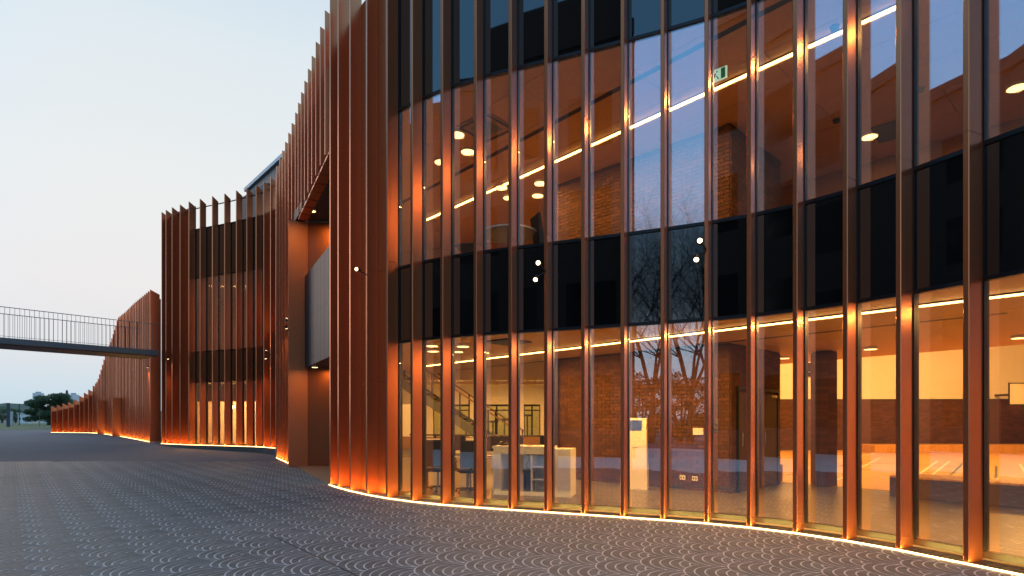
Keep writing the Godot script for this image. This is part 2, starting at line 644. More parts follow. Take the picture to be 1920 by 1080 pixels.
		mi.material_override = M.setts
		mi.set_meta("kind", "stuff")
		paving.add_child(mi, true)
	# a movement joint cut through the paving
	st = begin()
	slab_between(st, pix(505, 1003, 0.0), pix(700, 1096, 0.0), 0.014, 0.0, 0.0085)
	obj("movement_joint", st, M.line_black, paving)
	# lawn beyond
	st = begin()
	prism(st, PackedVector2Array([Vector2(-400, 60), Vector2(-60, 61.5), Vector2(-44, 66), Vector2(-30, 75), Vector2(60, 90), Vector2(200, 380), Vector2(-900, 380)]), 0.3, 0.362, false)
	structure("lawn", st, M.grass)

func sett(st: SurfaceTool, q: PackedVector2Array, dy: float) -> void:
	prism(st, q, -0.004, 0.0022 + dy, false)

func inside_front(o: Vector2, margin: float) -> bool:
	# whether a plan point lies behind the front of the building
	var line := PackedVector2Array(FB.slice(0, 15))
	line.append_array(FA)
	if o.y < FA[-1].y:
		return o.x > 6.5
	for i in line.size() - 1:
		if (line[i].y >= o.y) and (line[i + 1].y < o.y):
			var x: float = remap(o.y, line[i].y, line[i + 1].y, line[i].x, line[i + 1].x)
			return o.x > x + 0.75
	return false

# ------------------------------------------------------------------ the building's near front
var B: Node3D

func window_bay(parent: Node3D, a: Vector2, b: Vector2, levels: Array, tilt := 0.0) -> void:
	# a, b: plan points of the glass line between two fins; levels: [y0, y1, "pane" or "spandrel"]
	var t := (b - a).normalized()
	var n := Vector2(-t.y, t.x)
	var st := begin()
	var y0: float = levels[0][0]
	var y1: float = levels[-1][1]
	var fw := 0.045
	slab_between(st, a, a + t * fw, 0.1, y0, y1)
	slab_between(st, b - t * fw, b, 0.1, y0, y1)
	var cuts := [y0]
	for l in levels:
		cuts.append(l[1])
	for i in cuts.size():
		var h := 0.075 if i == 0 else 0.05
		var lo: float = cuts[i] if i == 0 else (cuts[i] - h if i == cuts.size() - 1 else cuts[i] - h / 2.0)
		slab_between(st, a + t * fw + n * 0.004, b - t * fw + n * 0.004, 0.092, lo, lo + h)
	var bay := obj("window", st, M.frame, parent)
	for i in levels.size():
		var l: Array = levels[i]
		var p0: float = l[0] + (0.075 if i == 0 else 0.025)
		var p1: float = l[1] - (0.05 if i == levels.size() - 1 else 0.025)
		var s := begin()
		slab_between(s, a + t * fw + n * (0.03 + rng.randf_range(-0.0012, 0.0012)), b - t * fw + n * (0.03 + rng.randf_range(-0.0012, 0.0012)), 0.016, p0, p1)
		obj("pane" if l[2] == "pane" else "spandrel_panel", s, M.glass if l[2] == "pane" else M.spandrel, bay)

func building() -> void:
	B = thing("sports_centre", W(Vector2(-1.0, 12.0), 0.0), "curved sports centre wrapped in tall copper fins, lit rooms behind tall glass panes", "building")
	var n := normals(FA)
	for i in FA.size():
		fin(B, FA[i], n[i], 0.03, TOP)
	# glass bays from the fifth fin on, solid copper before
	for i in FA.size() - 1:
		var a := FA[i] + n[i] * (DEEP + 0.002)
		var b := FA[i + 1] + n[i + 1] * (DEEP + 0.002)
		if i >= 4:
			window_bay(B, a, b, [[0.06, Y_LOW, "pane"], [Y_LOW, Y_UP0, "spandrel"], [Y_UP0, Y_UP1, "pane"], [Y_UP1, Y_ROOF, "spandrel"]])
		else:
			for l in [[0.03, 2.35], [2.356, 4.7], [4.706, 7.2], [7.206, 9.5], [9.506, Y_ROOF]]:
				var st := begin()
				slab_between(st, a, b, 0.05, l[0], l[1])
				obj("cladding_panel", st, M.copper_panel, B)
	# plinth kerb under the fins with a row of dark tiles
	var st := begin()
	for i in FA.size() - 1:
		prism(st, PackedVector2Array([FA[i] - n[i] * 0.003, FA[i + 1] - n[i + 1] * 0.003, FA[i + 1] + n[i + 1] * 0.5, FA[i] + n[i] * 0.5]), -0.05, 0.021)
	obj("plinth", st, M.plinth_grout, B)
	for i in range(0, FA.size() - 1):
		var count := 5
		for k in count:
			var a := FA[i].lerp(FA[i + 1], (k + 0.04) / count)
			var b := FA[i].lerp(FA[i + 1], (k + 0.96) / count)
			var m := n[i].lerp(n[i + 1], (k + 0.5) / count)
			if i >= 8 and i < 21:
				st = begin()
				prism(st, PackedVector2Array([a + m * 0.002, b + m * 0.002, b + m * 0.115, a + m * 0.115]), -0.02, 0.027)
				obj("plinth_tile", st, M.plinth_tile, B)
				st = begin()
				prism(st, PackedVector2Array([a + m * 0.123, b + m * 0.123, b + m * 0.24, a + m * 0.24]), -0.02, 0.027)
				obj("plinth_tile", st, M.plinth_tile, B)
	led_strip(B, FA, 0.012, 1, 1.25)
	# fins over the recess and the return to the far wing
	var nb := normals(FB)
	for i in FB.size():
		var low := i <= 6
		fin(B, FB[i], nb[i], 0.03 if low else 8.2 + 0.0 * i, TOP - 0.0)
		if not low:
			st = begin()
			var t := Vector2(nb[i].y, -nb[i].x)
			var p := FB[i] + nb[i] * 0.05
			prism(st, PackedVector2Array([p - t * 0.34, p + t * 0.25, p + t * 0.25 + nb[i] * 0.3, p - t * 0.34 + nb[i] * 0.3]), 8.14, 8.19)
			obj("soffit_cap", st, M.copper_panel, B)
	for i in FB.size():
		var a := FB[i] + nb[i] * (DEEP + 0.002)
		var q := FB[i + 1] + nb[i + 1] * (DEEP + 0.002) if i + 1 < FB.size() else FA[0] + n[0] * (DEEP + 0.002)
		st = begin()
		slab_between(st, a, q, 0.05, 0.03 if i < 6 else 8.2, Y_ROOF)
		obj("cladding_panel", st, M.copper_panel, B)
	led_strip(B, FB.slice(0, 7), 0.02, 3, 1.2)

# ------------------------------------------------------------------ rooms behind the glass
var along_light := Vector2(0.672, -0.741)

func brick_wall(parent: Node3D, called: String, a: Vector2, b: Vector2, y0: float, y1: float, kind: String, singles: int, from_: float, to_: float) -> void:
	# brickwork on the line a-b, faced towards the right of b-a... the camera side; singles bricks between from_ and to_ are pieces of their own
	var t := (b - a).normalized()
	var n := Vector2(-t.y, t.x)
	var len_ := a.distance_to(b)
	var st := begin()
	slab_between(st, a, b, 0.2, y0, y1)
	var wall := obj(called, st, M.brick_mortar, parent)
	var rest := [begin(), begin(), begin(), begin()]
	var used := [0, 0, 0, 0]
	var bw := 0.24
	var bh := 0.0857
	var basis := Basis(W(t, 0.0), Vector3.UP, -W(n, 0.0))
	var mesh_st := begin()
	box(mesh_st, Vector3.ZERO, Vector3(bw - 0.01, bh - 0.01, 0.03), Basis.IDENTITY)
	mesh_st.generate_normals()
	var bm := mesh_st.commit()
	var made := 0
	var rows := int((y1 - y0) / bh)
	for r in rows:
		var s := -0.12 if r % 2 else 0.0
		while s < len_ - 0.02:
			var s0 := maxf(s, 0.0)
			var s1 := minf(s + bw, len_)
			var k := rng.randi_range(0, 3)
			var c := W(a + t * ((s0 + s1) / 2.0) - n * (0.006 + rng.randf() * 0.003), y0 + (r + 0.5) * bh)
			if s1 - s0 > bw - 0.001 and made < singles and s0 >= from_ and s1 <= to_:
				var o := inst("brick", bm, M[kind + str(k)], wall)
				o.transform = Transform3D(basis, o.position + c)
				made += 1
			elif s1 - s0 > 0.03:
				box(rest[k], c, Vector3(s1 - s0 - 0.01, bh - 0.01, 0.03), basis)
				used[k] += 1
			s += bw
	for k in 4:
		if used[k]:
			var o := obj("bricks", rest[k], M[kind + str(k)], wall)
			o.set_meta("kind", "stuff")

func clip_panels(parent: Node3D, called: String, region: PackedVector2Array, y0: float, y1: float, dir: Vector2, along: float, across: float, m: Material) -> void:
	# panels laid along dir, clipped to the region, with open joints
	var nrm := Vector2(-dir.y, dir.x)
	uv_along = dir
	for i in range(-14, 15):
		for j in range(-20, 21):
			var o := Vector2(4, 12) + dir * (along * i + (along * 0.5 if posmod(j, 2) else 0.0)) + nrm * across * j
			var q := PackedVector2Array([o, o + dir * (along - 0.012), o + dir * (along - 0.012) + nrm * (across - 0.012), o + nrm * (across - 0.012)])
			for piece in Geometry2D.intersect_polygons(q, region):
				if piece.size() >= 3 and Geometry2D.triangulate_polygon(piece).size():
					var st := begin()
					prism(st, piece, y0, y1)
					obj(called, st, m, parent)
	uv_along = Vector2(1, 0)

func inner_line(deep: float) -> PackedVector2Array:
	var n := normals(FA)
	var out := PackedVector2Array()
	for i in range(0, FA.size()):
		out.append(FA[i] + n[i] * deep)
	return out

func line_light(a: Vector2, b: Vector2, y: float, e: float, label: String) -> void:
	var d := (b - a).normalized()
	var n := Vector2(-d.y, d.x)
	var o := thing("linear_ceiling_light", W((a + b) / 2.0, y), label, "light")
	var st := begin()
	prism(st, PackedVector2Array([a - n * 0.045, b - n * 0.045, b + n * 0.045, a + n * 0.045]), y - 0.012, y + 0.01)
	obj("housing", st, M.frame, o)
	st = begin()
	prism(st, PackedVector2Array([a - n * 0.032, b - n * 0.032, b + n * 0.032, a + n * 0.032]), y - 0.03, y - 0.0125)
	obj("diffuser", st, M.tube_warm, o)
	var parts := 4
	for i in parts:
		var p := a.lerp(b, (i + 0.5) / parts)
		area("tube_light", W(p, y - 0.034), W(d, 0.0), Vector2(a.distance_to(b) / parts, 0.06), e / parts, WARM)

func rooms() -> void:
	var front := inner_line(0.4)
	# floors and roof slabs follow the glass line
	var foot := PackedVector2Array(front)
	foot.append_array([Vector2(30, 2.0), Vector2(30, 31), Vector2(-6.0, 36), Vector2(-4.6, 19.5)])
	var lobby := PackedVector2Array(front)
	lobby.append_array([Vector2(18.2, 2.05), Vector2(7.9, 16.9), Vector2(5.2, 27.0), Vector2(-5.2, 27.0), Vector2(-4.6, 19.5)])
	var st := begin()
	prism(st, foot, -0.06, 0.016)
	obj("lobby_floor", st, M.concrete_floor, B)
	st = begin()
	prism(st, foot, 10.5, 10.75)
	obj("roof", st, M.dark_soffit, B)
	st = begin()
	prism(st, lobby, 3.30, 4.5)
	obj("upper_floor", st, M.carpet, B)
	st = begin()
	prism(st, foot, 8.0, 8.12)
	obj("ceiling_backing", st, M.dark_soffit, B)
	clip_panels(B, "ceiling_panel", lobby, 3.2, 3.23, along_light, 3.6, 1.2, M.ceiling_timber)
	clip_panels(B, "ceiling_panel", lobby, 7.86, 7.89, along_light, 3.6, 1.2, M.ceiling_timber)
	# brick core
	var c0 := Vector2(1.21, 15.42)
	var c1 := Vector2(4.62, 12.2)
	var c2 := Vector2(6.5, 14.0)
	brick_wall(B, "brick_wall", c0, c1, 0.0, 3.2, "brick", 290, 2.1, 4.6)
	brick_wall(B, "brick_wall", c1, c2, 0.0, 3.2, "brick", 0, 0, 0)
	brick_wall(B, "brick_wall", c0, c1, 4.5, 7.86, "brick", 0, 0, 0)
	brick_wall(B, "brick_wall", c1, c2, 4.5, 7.86, "brick", 0, 0, 0)
	st = begin()
	prism(st, PackedVector2Array([c0 + Vector2(0.15, 0.2), c1 + Vector2(0.05, 0.25), c2 + Vector2(-0.2, 0.2), Vector2(3.4, 17.6)]), 0.0, 7.86)
	obj("core_wall", st, M.dark_soffit, B)
	var t := (c1 - c0).normalized()
	st = begin()
	slab_between(st, c0 - Vector2(0.0, 0.03), c1 - Vector2(0.0, 0.03), 0.02, 0.016, 0.13)
	obj("skirting", st, M.skirting, B)
	# dark steel edge post at the corner of the core
	st = begin()
	box(st, W(c0 + Vector2(-0.1, 0.0), 1.6), Vector3(0.2, 3.2, 0.25))
	obj("edge_post", st, M.frame, B)
	# outer walls
	for w in [[Vector2(-4.25, 14.1), Vector2(-4.6, 19.5), "white_paint"], [Vector2(-4.6, 19.5), Vector2(-6.0, 36.0), "white_paint"], [Vector2(-6.0, 35.5), Vector2(30.0, 35.5), "sage_wall"], [Vector2(29.8, 31), Vector2(29.8, 2.0), "white_paint"], [Vector2(7.3, 1.9), Vector2(30, 1.9), "white_paint"]]:
		st = begin()
		slab_between(st, w[0], w[1], 0.2, 0.0, 10.5)
		obj("wall", st, M[w[2]], B)
	# far end of the lobby: white bulkhead, columns and a glazed screen to the fitness hall
	st = begin()
	slab_between(st, Vector2(-5.2, 27.2), Vector2(5.4, 27.2), 0.3, 2.28, 3.2)
	obj("bulkhead", st, M.white_paint, B)
	st = begin()
	slab_between(st, Vector2(-5.2, 27.25), Vector2(5.4, 27.25), 0.2, 0.016, 0.75)
	obj("dado_wall", st, M.wall_timber, B)
	for x in [-3.95, -1.8, 0.35, 1.55, 3.4]:
		st = begin()
		box(st, W(Vector2(x, 27.3), 1.5), Vector3(0.42, 1.56, 0.3), Basis.IDENTITY, 0.01)
		obj("column", st, M.white_paint, B)
	for r in [[-3.74, -2.01], [-1.59, 0.14], [0.56, 1.34], [1.76, 3.19]]:
		st = begin()
		for x in [r[0], (r[0] + r[1]) / 2.0, r[1]]:
			box(st, W(Vector2(x, 27.4), 1.515), Vector3(0.08, 1.53, 0.08))
		box(st, W(Vector2((r[0] + r[1]) / 2.0, 27.4), 2.0), Vector3(r[1] - r[0], 0.06, 0.06))
		box(st, W(Vector2((r[0] + r[1]) / 2.0, 27.4), 2.23), Vector3(r[1] - r[0], 0.09, 0.078))
		var sc := obj("glazed_screen", st, M.frame, B)
		for k in 2:
			st = begin()
			var x0: float = lerpf(r[0], r[1], k / 2.0) + 0.045
			var x1: float = lerpf(r[0], r[1], (k + 1) / 2.0) - 0.045
			box(st, W(Vector2((x0 + x1) / 2.0, 27.4), 1.36), Vector3(x1 - x0, 1.2, 0.01))
			obj("pane", st, M.inner_glass, sc)
	for x in [-3.2, -2.4, -1.0, -0.4, 0.8, 2.3]:
		st = begin()
		var h := 1.2 + 0.5 * fposmod(x * 3.7, 1.0)
		box(st, W(Vector2(x, 30.5), 0.15), Vector3(0.7, 0.27, 1.1), Basis.IDENTITY, 0.02)
		box(st, W(Vector2(x, 30.2), h / 2.0 + 0.1), Vector3(0.08, h, 0.1))
		box(st, W(Vector2(x, 30.2), h + 0.1), Vector3(0.6, 0.12, 0.16), Basis.IDENTITY, 0.02)
		var tm := obj(numbered("exercise_machine"), st, M.black_plastic, self)
		tag(tm, "dark exercise machine behind the glazed screen of the fitness hall", "gym equipment", "machines in the fitness hall")
	area("hall_light", W(Vector2(-0.5, 31), 7.9), Vector3.RIGHT, Vector2(6, 2), 200.0, WARM)
	area("hall_light", W(Vector2(-0.5, 24.0), 3.18), Vector3.RIGHT, Vector2(6, 0.3), 60.0, WARM)
	# sports hall behind the lobby on the right
	var edge := PackedVector2Array([Vector2(6.6, 14.4), Vector2(9.2, 11.6), Vector2(18.0, 2.2), Vector2(29.7, 2.2), Vector2(29.7, 30.4), Vector2(6.6, 30.4)])
	uv_along = Vector2(1, 0)
	st = begin()
	prism(st, edge, 0.0, 0.024)
	obj("sports_floor", st, M.gym_floor, B)
	st = begin()
	slab_between(st, Vector2(5.6, 29.2), Vector2(29.7, 28.4), 0.3, 2.58, 8.0)
	obj("white_wall", st, M.white_paint, B)
	brick_wall(B, "dark_wall", Vector2(5.6, 29.15), Vector2(29.7, 28.35), 0.02, 2.58, "brick", 0, 0, 0)
	st = begin()
	slab_between(st, Vector2(6.3, 14.2), Vector2(5.4, 29.2), 0.2, 0.0, 8.0)
	obj("side_wall", st, M.white_paint, B)
	for p in [Vector2(12, 17), Vector2(12, 24), Vector2(20, 12), Vector2(20, 22)]:
		area("hall_light", W(p, 7.7), Vector3.RIGHT, Vector2(2.5, 1.0), 170.0, WARM)
	# upper storey back wall
	st = begin()
	slab_between(st, Vector2(6.4, 16.6), Vector2(18.0, 3.8), 0.15, 4.5, 7.9)
	obj("upper_back_wall", st, M.wall_timber, B)
	st = begin()
	slab_between(st, Vector2(-4.8, 22.0), Vector2(3.2, 19.0), 0.15, 4.5, 7.9)
	obj("upper_back_wall", st, M.wall_timber, B)
	# ceiling grooves beside the lights
	for y in [7.853, 3.193]:
		st = begin()
		var o := Vector2(1.7, 1.55)
		slab_between(st, Vector2(-2.9, 18.4) - o * (0.62 if y > 5 else -0.5), Vector2(6.6, 7.9) - o * (0.62 if y > 5 else -0.5), 0.12, y, y + 0.005)
		obj("ceiling_slot", st, M.frame, B)
	line_light(Vector2(-2.75, 17.4), Vector2(6.75, 6.9), 3.19, 115.0, "long thin glowing light line across the lobby's timber ceiling")
	line_light(Vector2(-2.9, 18.3), Vector2(6.75, 7.7), 7.85, 50.0, "long thin glowing light line across the upper storey ceiling")

func recess() -> void:
	# entry recess between the near front and the far wing
	var st := begin()
	slab_between(st, Vector2(-7.3, 19.34), Vector2(-4.55, 19.34), 0.2, 0.0, 8.2)
	obj("recess_wall", st, M.copper_panel, B)
	st = begin()
	prism(st, PackedVector2Array([Vector2(-7.34, 18.9), Vector2(-6.85, 19.3), Vector2(-6.85, 19.335), Vector2(-7.34, 19.335)]), 0.0, 8.15)
	obj("jamb", st, M.copper_matt, B)
	st = begin()
	prism(st, PackedVector2Array([Vector2(-7.3, 19.3), Vector2(-4.2, 14.1), Vector2(-3.4, 14.9), Vector2(-4.4, 19.3)]), 8.2, 8.5)
	obj("soffit", st, M.dark_soffit, B)
	st = begin()
	prism(st, PackedVector2Array([Vector2(-7.25, 19.33), Vector2(-6.75, 18.3), Vector2(-4.45, 14.0), Vector2(-4.3, 19.33)]), 0.0, 0.018)
	obj("entry_floor", st, M.wall_timber, B)
	downlight(Vector2(-6.35, 18.55), 3.3, "round downlight under the balcony of the entry recess", 1.4, 0.1)
	downlight(Vector2(-6.3, 18.2), 8.2, "round downlight in the dark soffit high over the balcony", 4.0, 0.1)
	# balcony with an upright zinc balustrade
	var a := Vector2(-6.95, 19.32)
	var b := Vector2(-4.5, 14.9)
	var t := (b - a).normalized()
	st = begin()
	prism(st, PackedVector2Array([a, b, Vector2(-4.35, 15.0), Vector2(-4.5, 19.32)]), 3.32, 3.6)
	var bal := obj("balcony", st, M.dark_soffit, B)
	for k in 9:
		for r in 2:
			st = begin()
			slab_between(st, a.lerp(b, (k + 0.01) / 9.0) - Vector2(0.01, 0.006), a.lerp(b, (k + 0.985) / 9.0) - Vector2(0.01, 0.006), 0.03, 3.3 if r == 0 else 4.86, 4.855 if r == 0 else 6.35)
			obj("metal_panel", st, M.zinc, bal)

func far_wing() -> void:
	var n := normals(FC)
	for i in FC.size():
		fin(B, FC[i], n[i], 0.37, TOP + 0.12, 0.3, 0.06)
	var y := 0.25
	for i in FC.size() - 1:
		var a := FC[i] + n[i] * 0.302
		var b := FC[i + 1] + n[i + 1] * 0.302
		if i >= 4 and i <= 10:
			window_bay(B, a, b, [[0.37, 3.35, "pane"], [3.35, 4.8, "spandrel"], [4.8, 8.35, "pane"], [8.35, 10.7, "spandrel"]])
		else:
			var st := begin()
			slab_between(st, a, b, 0.06, 0.37, 10.7 if i > 3 else TOP)
			obj("cladding_panel", st, M.copper_panel, B)
	# tiled plinth
	var st := begin()
	for i in FC.size() - 1:
		prism(st, PackedVector2Array([FC[i] - n[i] * 0.04, FC[i + 1] - n[i + 1] * 0.04, FC[i + 1] + n[i + 1] * 0.7, FC[i] + n[i] * 0.7]), -0.1, 0.345)
	prism(st, PackedVector2Array([FC[-1] - n[-1] * 0.04, FB[0] + Vector2(0.1, 0.1), FB[0] + Vector2(1, 1), FC[-1] + n[-1] * 0.7]), -0.1, 0.344)
	var pl := obj("plinth", st, M.plinth_grout, B)
	st = begin()
	for i in FC.size() - 1:
		var count := 5
		for k in count:
			for r in 3:
				var a := FC[i].lerp(FC[i + 1], (k + 0.06) / count) - n[i].lerp(n[i + 1], k / 5.0) * 0.036
				var b := FC[i].lerp(FC[i + 1], (k + 0.94) / count) - n[i].lerp(n[i + 1], k / 5.0) * 0.036
				slab_between(st, b, a, 0.008, 0.01 + 0.115 * r, 0.115 + 0.115 * r)
	var tiles := obj("plinth_tiles", st, M.plinth_tile, pl)
	tiles.set_meta("kind", "stuff")
	led_strip(B, FC, 0.352, 3, 1.1)
	# rail that ties the fin heads together
	st = begin()
	for i in FC.size() - 1:
		slab_between(st, FC[i] + n[i] * 0.2, FC[i + 1] + n[i + 1] * 0.2, 0.03, 11.6, 11.64)
	obj("head_rail", st, M.frame, B)
	# rooms of the wing: floor, ceilings, back wall and end walls
	var room := PackedVector2Array()
	for i in FC.size():
		room.append(FC[i] + n[i] * 0.5)
	room.append_array([Vector2(-7.6, 30.0), Vector2(-10, 36.0), Vector2(-19.0, 36.0)])
	for l in [[0.2, 0.375, "concrete_floor"], [3.4, 4.75, "dark_soffit"], [8.4, 8.5, "ceiling_timber"], [10.5, 10.68, "dark_soffit"]]:
		st = begin()
		prism(st, room, l[0], l[1])
		obj("floor_slab", st, M[l[2]], B)
	st = begin()
	slab_between(st, Vector2(-19, 34.5), Vector2(-8.2, 31.5), 0.2, 0.375, 8.4)
	obj("wall", st, M.wall_timber, B)
	st = begin()
	slab_between(st, Vector2(-16.8, 30.6), Vector2(-12.6, 29.9), 0.2, 0.375, 2.5)
	obj("wall", st, M.white_paint, B)
	for w in [[FC[0] + n[0] * 0.37, Vector2(-19.0, 35.9)], [FC[-1] + n[-1] * 0.37, Vector2(-7.7, 30.0)]]:
		st = begin()
		slab_between(st, w[0], w[1], 0.12, 0.35, 10.5)
		obj("wall", st, M.copper_panel, B)
	area("wing_light", W(Vector2(-13.5, 29.0), 3.38), Vector3.RIGHT, Vector2(4, 0.4), 45.0, WARM)
	area("wing_light", W(Vector2(-13.5, 29.5), 8.38), Vector3.RIGHT, Vector2(4, 0.4), 22.0, WARM)
	# one bare globe lamp shows through the lower glass
	var lp := Vector2(-13.8, 28.5)
	var PL := thing("pendant_lamp", W(lp, 2.1), "bright globe lamp hanging behind the lower glass of the far wing", "lamp")
	st = begin()
	tube(st, W(lp, 2.25), W(lp, 3.39), 0.006, 0.006, 5)
	obj("cord", st, M.frame, PL)
	var ball := SphereMesh.new()
	ball.radius = 0.09
	ball.height = 0.18
	var bo := inst("lamp_globe", ball, M.lens_warm, PL)
	bo.position += W(lp, 2.17)
	var om := OmniLight3D.new()
	om.name = "globe_light"
	om.light_energy = 2.0
	om.light_color = WARM
	om.light_size = 0.09
	om.omni_range = 20.0
	om.shadow_enabled = true
	add_child(om, true)
	om.position = W(lp, 2.17)
	# roof-top plant room and the sweeping upper roof behind the fins
	var roof := thing("upper_roof", W(Vector2(-13, 32), 10.7), "dark upper roof with pale metal edge sweeping up behind the copper fins", "roof")
	st = begin()
	var e0 := pix(528, 297, 15.2)
	var e1 := pix(462, 357, 15.2)
	prism(st, PackedVector2Array([e1, e0, e0 + (e0 - e1) * 2.0, e0 + (e0 - e1) * 2.0 + Vector2(6, 6), e1 + Vector2(5, 6)]), 13.9, 15.1)
	obj("roof_mass", st, M.roof_fascia, roof)
	st = begin()
	prism(st, PackedVector2Array([e1 - Vector2(0.1, 0.1), e0 - Vector2(0.1, 0.1), e0 + (e0 - e1) * 2.0 - Vector2(0.1, 0.1), e0 + (e0 - e1) * 2.0 + Vector2(6, 6), e1 + Vector2(5, 6)]), 15.1, 15.3)
	obj("roof_edge", st, M.roof_cap, roof)
	var plant := thing("roof_plant_room", W(Vector2(-12.5, 29.5), 10.7), "grey metal plant room behind the open fin tops of the wing", "roof structure")
	st = begin()
	prism(st, PackedVector2Array([Vector2(-14.6, 30.6), Vector2(-12.2, 28.4), Vector2(-9.2, 28.0), Vector2(-9.0, 31.0)]), 10.68, 13.2)
	obj("wall", st, M.zinc, plant)

func screen_wall() -> void:
	# the descending fin screen beyond the bridge
	var S := thing("fin_screen_wall", W(FD[4], 0.35), "long copper fin wall stepping down in height towards the lawn", "wall")
	var len_ := [0.0]
	for i in FD.size() - 1:
		len_.append(len_[-1] + FD[i].distance_to(FD[i + 1]))
	var at := func(s: float) -> Vector2:
		for i in FD.size() - 1:
			if s <= len_[i + 1] or i == FD.size() - 2:
				return FD[i].lerp(FD[i + 1], (s - len_[i]) / (len_[i + 1] - len_[i]))
		return FD[-1]
	# top heights by column of the photograph
	var tops := [[96, 2.75], [130, 3.1], [150, 3.65], [168.6, 4.25], [181.5, 4.8], [194.5, 6.5], [207.5, 7.6], [220, 8.85], [250, 8.75], [281, 8.5]]
	var count := 46
	var pts := PackedVector2Array()
	for i in count + 1:
		pts.append(at.call(len_[-1] * i / count))
	var n := normals(pts)
	var hs := []
	for i in count + 1:
		var px: float = 960.0 + F * pts[i].x / pts[i].y
		var h: float = tops[0][1]
		for k in tops.size() - 1:
			if px >= tops[k][0]:
				h = lerpf(tops[k][1], tops[k + 1][1], clampf((px - tops[k][0]) / (tops[k + 1][0] - tops[k][0]), 0.0, 1.0))
		hs.append(h)
		fin(S, pts[i], n[i], 0.37, h, 0.45, 0.06)
	for i in count:
		var st := begin()
		slab_between(st, pts[i] + n[i] * 0.452, pts[i + 1] + n[i + 1] * 0.452, 0.06, 0.36, minf(hs[i], hs[i + 1]) - 0.45)
		obj("cladding_panel", st, M.copper_panel, S)
	# two tall door blades that stand proud
	for px in [197.5, 228.0]:
		for i in count:
			var a: float = 960.0 + F * pts[i].x / pts[i].y
			var b: float = 960.0 + F * pts[i + 1].x / pts[i + 1].y
			if a <= px and b > px:
				var t := Vector2(n[i].y, -n[i].x) * 0.03
				var c := pts[i] + t * 3.0
				var q := c - n[i] * 0.5
				var st := begin()
				prism(st, PackedVector2Array([c - t, c + t, q + t, q - t]), 0.37, 3.05)
				obj("door_blade", st, M.copper_panel, S)
	led_strip(S, pts, 0.356, 5, 0.9)

func bridge() -> void:
	var a := pix(297, 667, 4.76)
	var b := pix(0, 644, 4.76)
	var d := (b - a).normalized()
	var n := Vector2(d.y, -d.x)
	if n.y < 0:
		n = -n
	var far_ := a + d * 17.0
	var wide := 2.2
	var G := thing("footbridge", W(a, 4.76), "dark steel footbridge with thin upright railings meeting the copper fins", "footbridge")
	var st := begin()
	prism(st, PackedVector2Array([a, far_, far_ + n * wide, a + n * wide]), 4.77, 5.02)
	obj("deck", st, M.steel_dark, G)
	st = begin()
	prism(st, PackedVector2Array([a + n * 0.12, far_ + n * 0.12, far_ + n * (wide - 0.12), a + n * (wide - 0.12)]), 4.72, 4.77)
	obj("soffit", st, M.bridge_soffit, G)
	for side in 2:
		var o: Vector2 = n * (0.04 if side == 0 else wide - 0.04)
		st = begin()
		tube(st, W(a + o, 6.32), W(far_ + o, 6.32), 0.017, 0.017, 6, true)
		tube(st, W(a + o, 5.09), W(far_ + o, 5.09), 0.008, 0.008, 5, true)
		obj("handrail", st, M.steel_dark, G)
		var s := 0.1
		while s < 12.0:
			st = begin()
			tube(st, W(a + d * s + o, 5.0), W(a + d * s + o, 6.32), 0.008, 0.008, 5)
			obj("baluster", st, M.steel_dark, G)
			s += 0.165

func opposite() -> void:
	# the dark neighbour across the plaza, seen only mirrored in the glass
	var N := thing("neighbouring_building", W(Vector2(-16, -2), 0.0), "tall dark building across the plaza, mirrored in the upper glass panes", "building")
	var st := begin()
	var front := PackedVector2Array([Vector2(-27, 20), Vector2(-20.5, 6.5), Vector2(-14.0, 0.8), Vector2(-6.25, -2.05)])
	var poly := PackedVector2Array(front)
	poly.append_array([Vector2(-14.5, -10.5), Vector2(-34, -10), Vector2(-40, 12)])
	prism(st, poly, -0.1, 17.2)
	obj("wall", st, M.dark_cladding, N)
	st = begin()
	var par := PackedVector2Array(poly)
	prism(st, Geometry2D.offset_polygon(par, 0.12)[0], 17.2, 17.8)
	obj("parapet", st, M.dark_cladding, N)
	st = begin()
	prism(st, PackedVector2Array([Vector2(-12.5, 0.2), Vector2(-6.3, -2.1), Vector2(-8.5, -5.0), Vector2(-14.0, -4.0)]), 17.8, 19.4)
	obj("roof_storey", st, M.dark_cladding, N)
	for i in 3:
		var a := front[i]
		var b := front[i + 1]
		var cols := int(a.distance_to(b) / 2.4)
		for k in cols:
			for r in 4:
				st = begin()
				slab_between(st, b.lerp(a, (k + 0.2) / cols), b.lerp(a, (k + 0.8) / cols), 0.03, 1.2 + r * 3.9, 3.4 + r * 3.9)
				obj("window", st, M.spandrel, N)

# ------------------------------------------------------------------ things inside
func downlight(at: Vector2, y: float, label: String, e := 0.0, r := 0.17) -> void:
	var o := thing("downlight", W(at, y), label, "light", "round downlights in the timber ceilings")
	var st := begin()
	tube(st, W(at, y - 0.05), W(at, y), r, r, 20, true)
	obj("rim", st, M.white_paint, o)
	st = begin()
	tube(st, W(at, y - 0.056), W(at, y - 0.0505), r * 0.9, r * 0.9, 20, true)
	obj("diffuser", st, M.disc_warm, o)
	if e > 0.0:
		area("disc_light", W(at, y - 0.06), Vector3.RIGHT, Vector2(r * 1.6, r * 1.6), e, WARM)

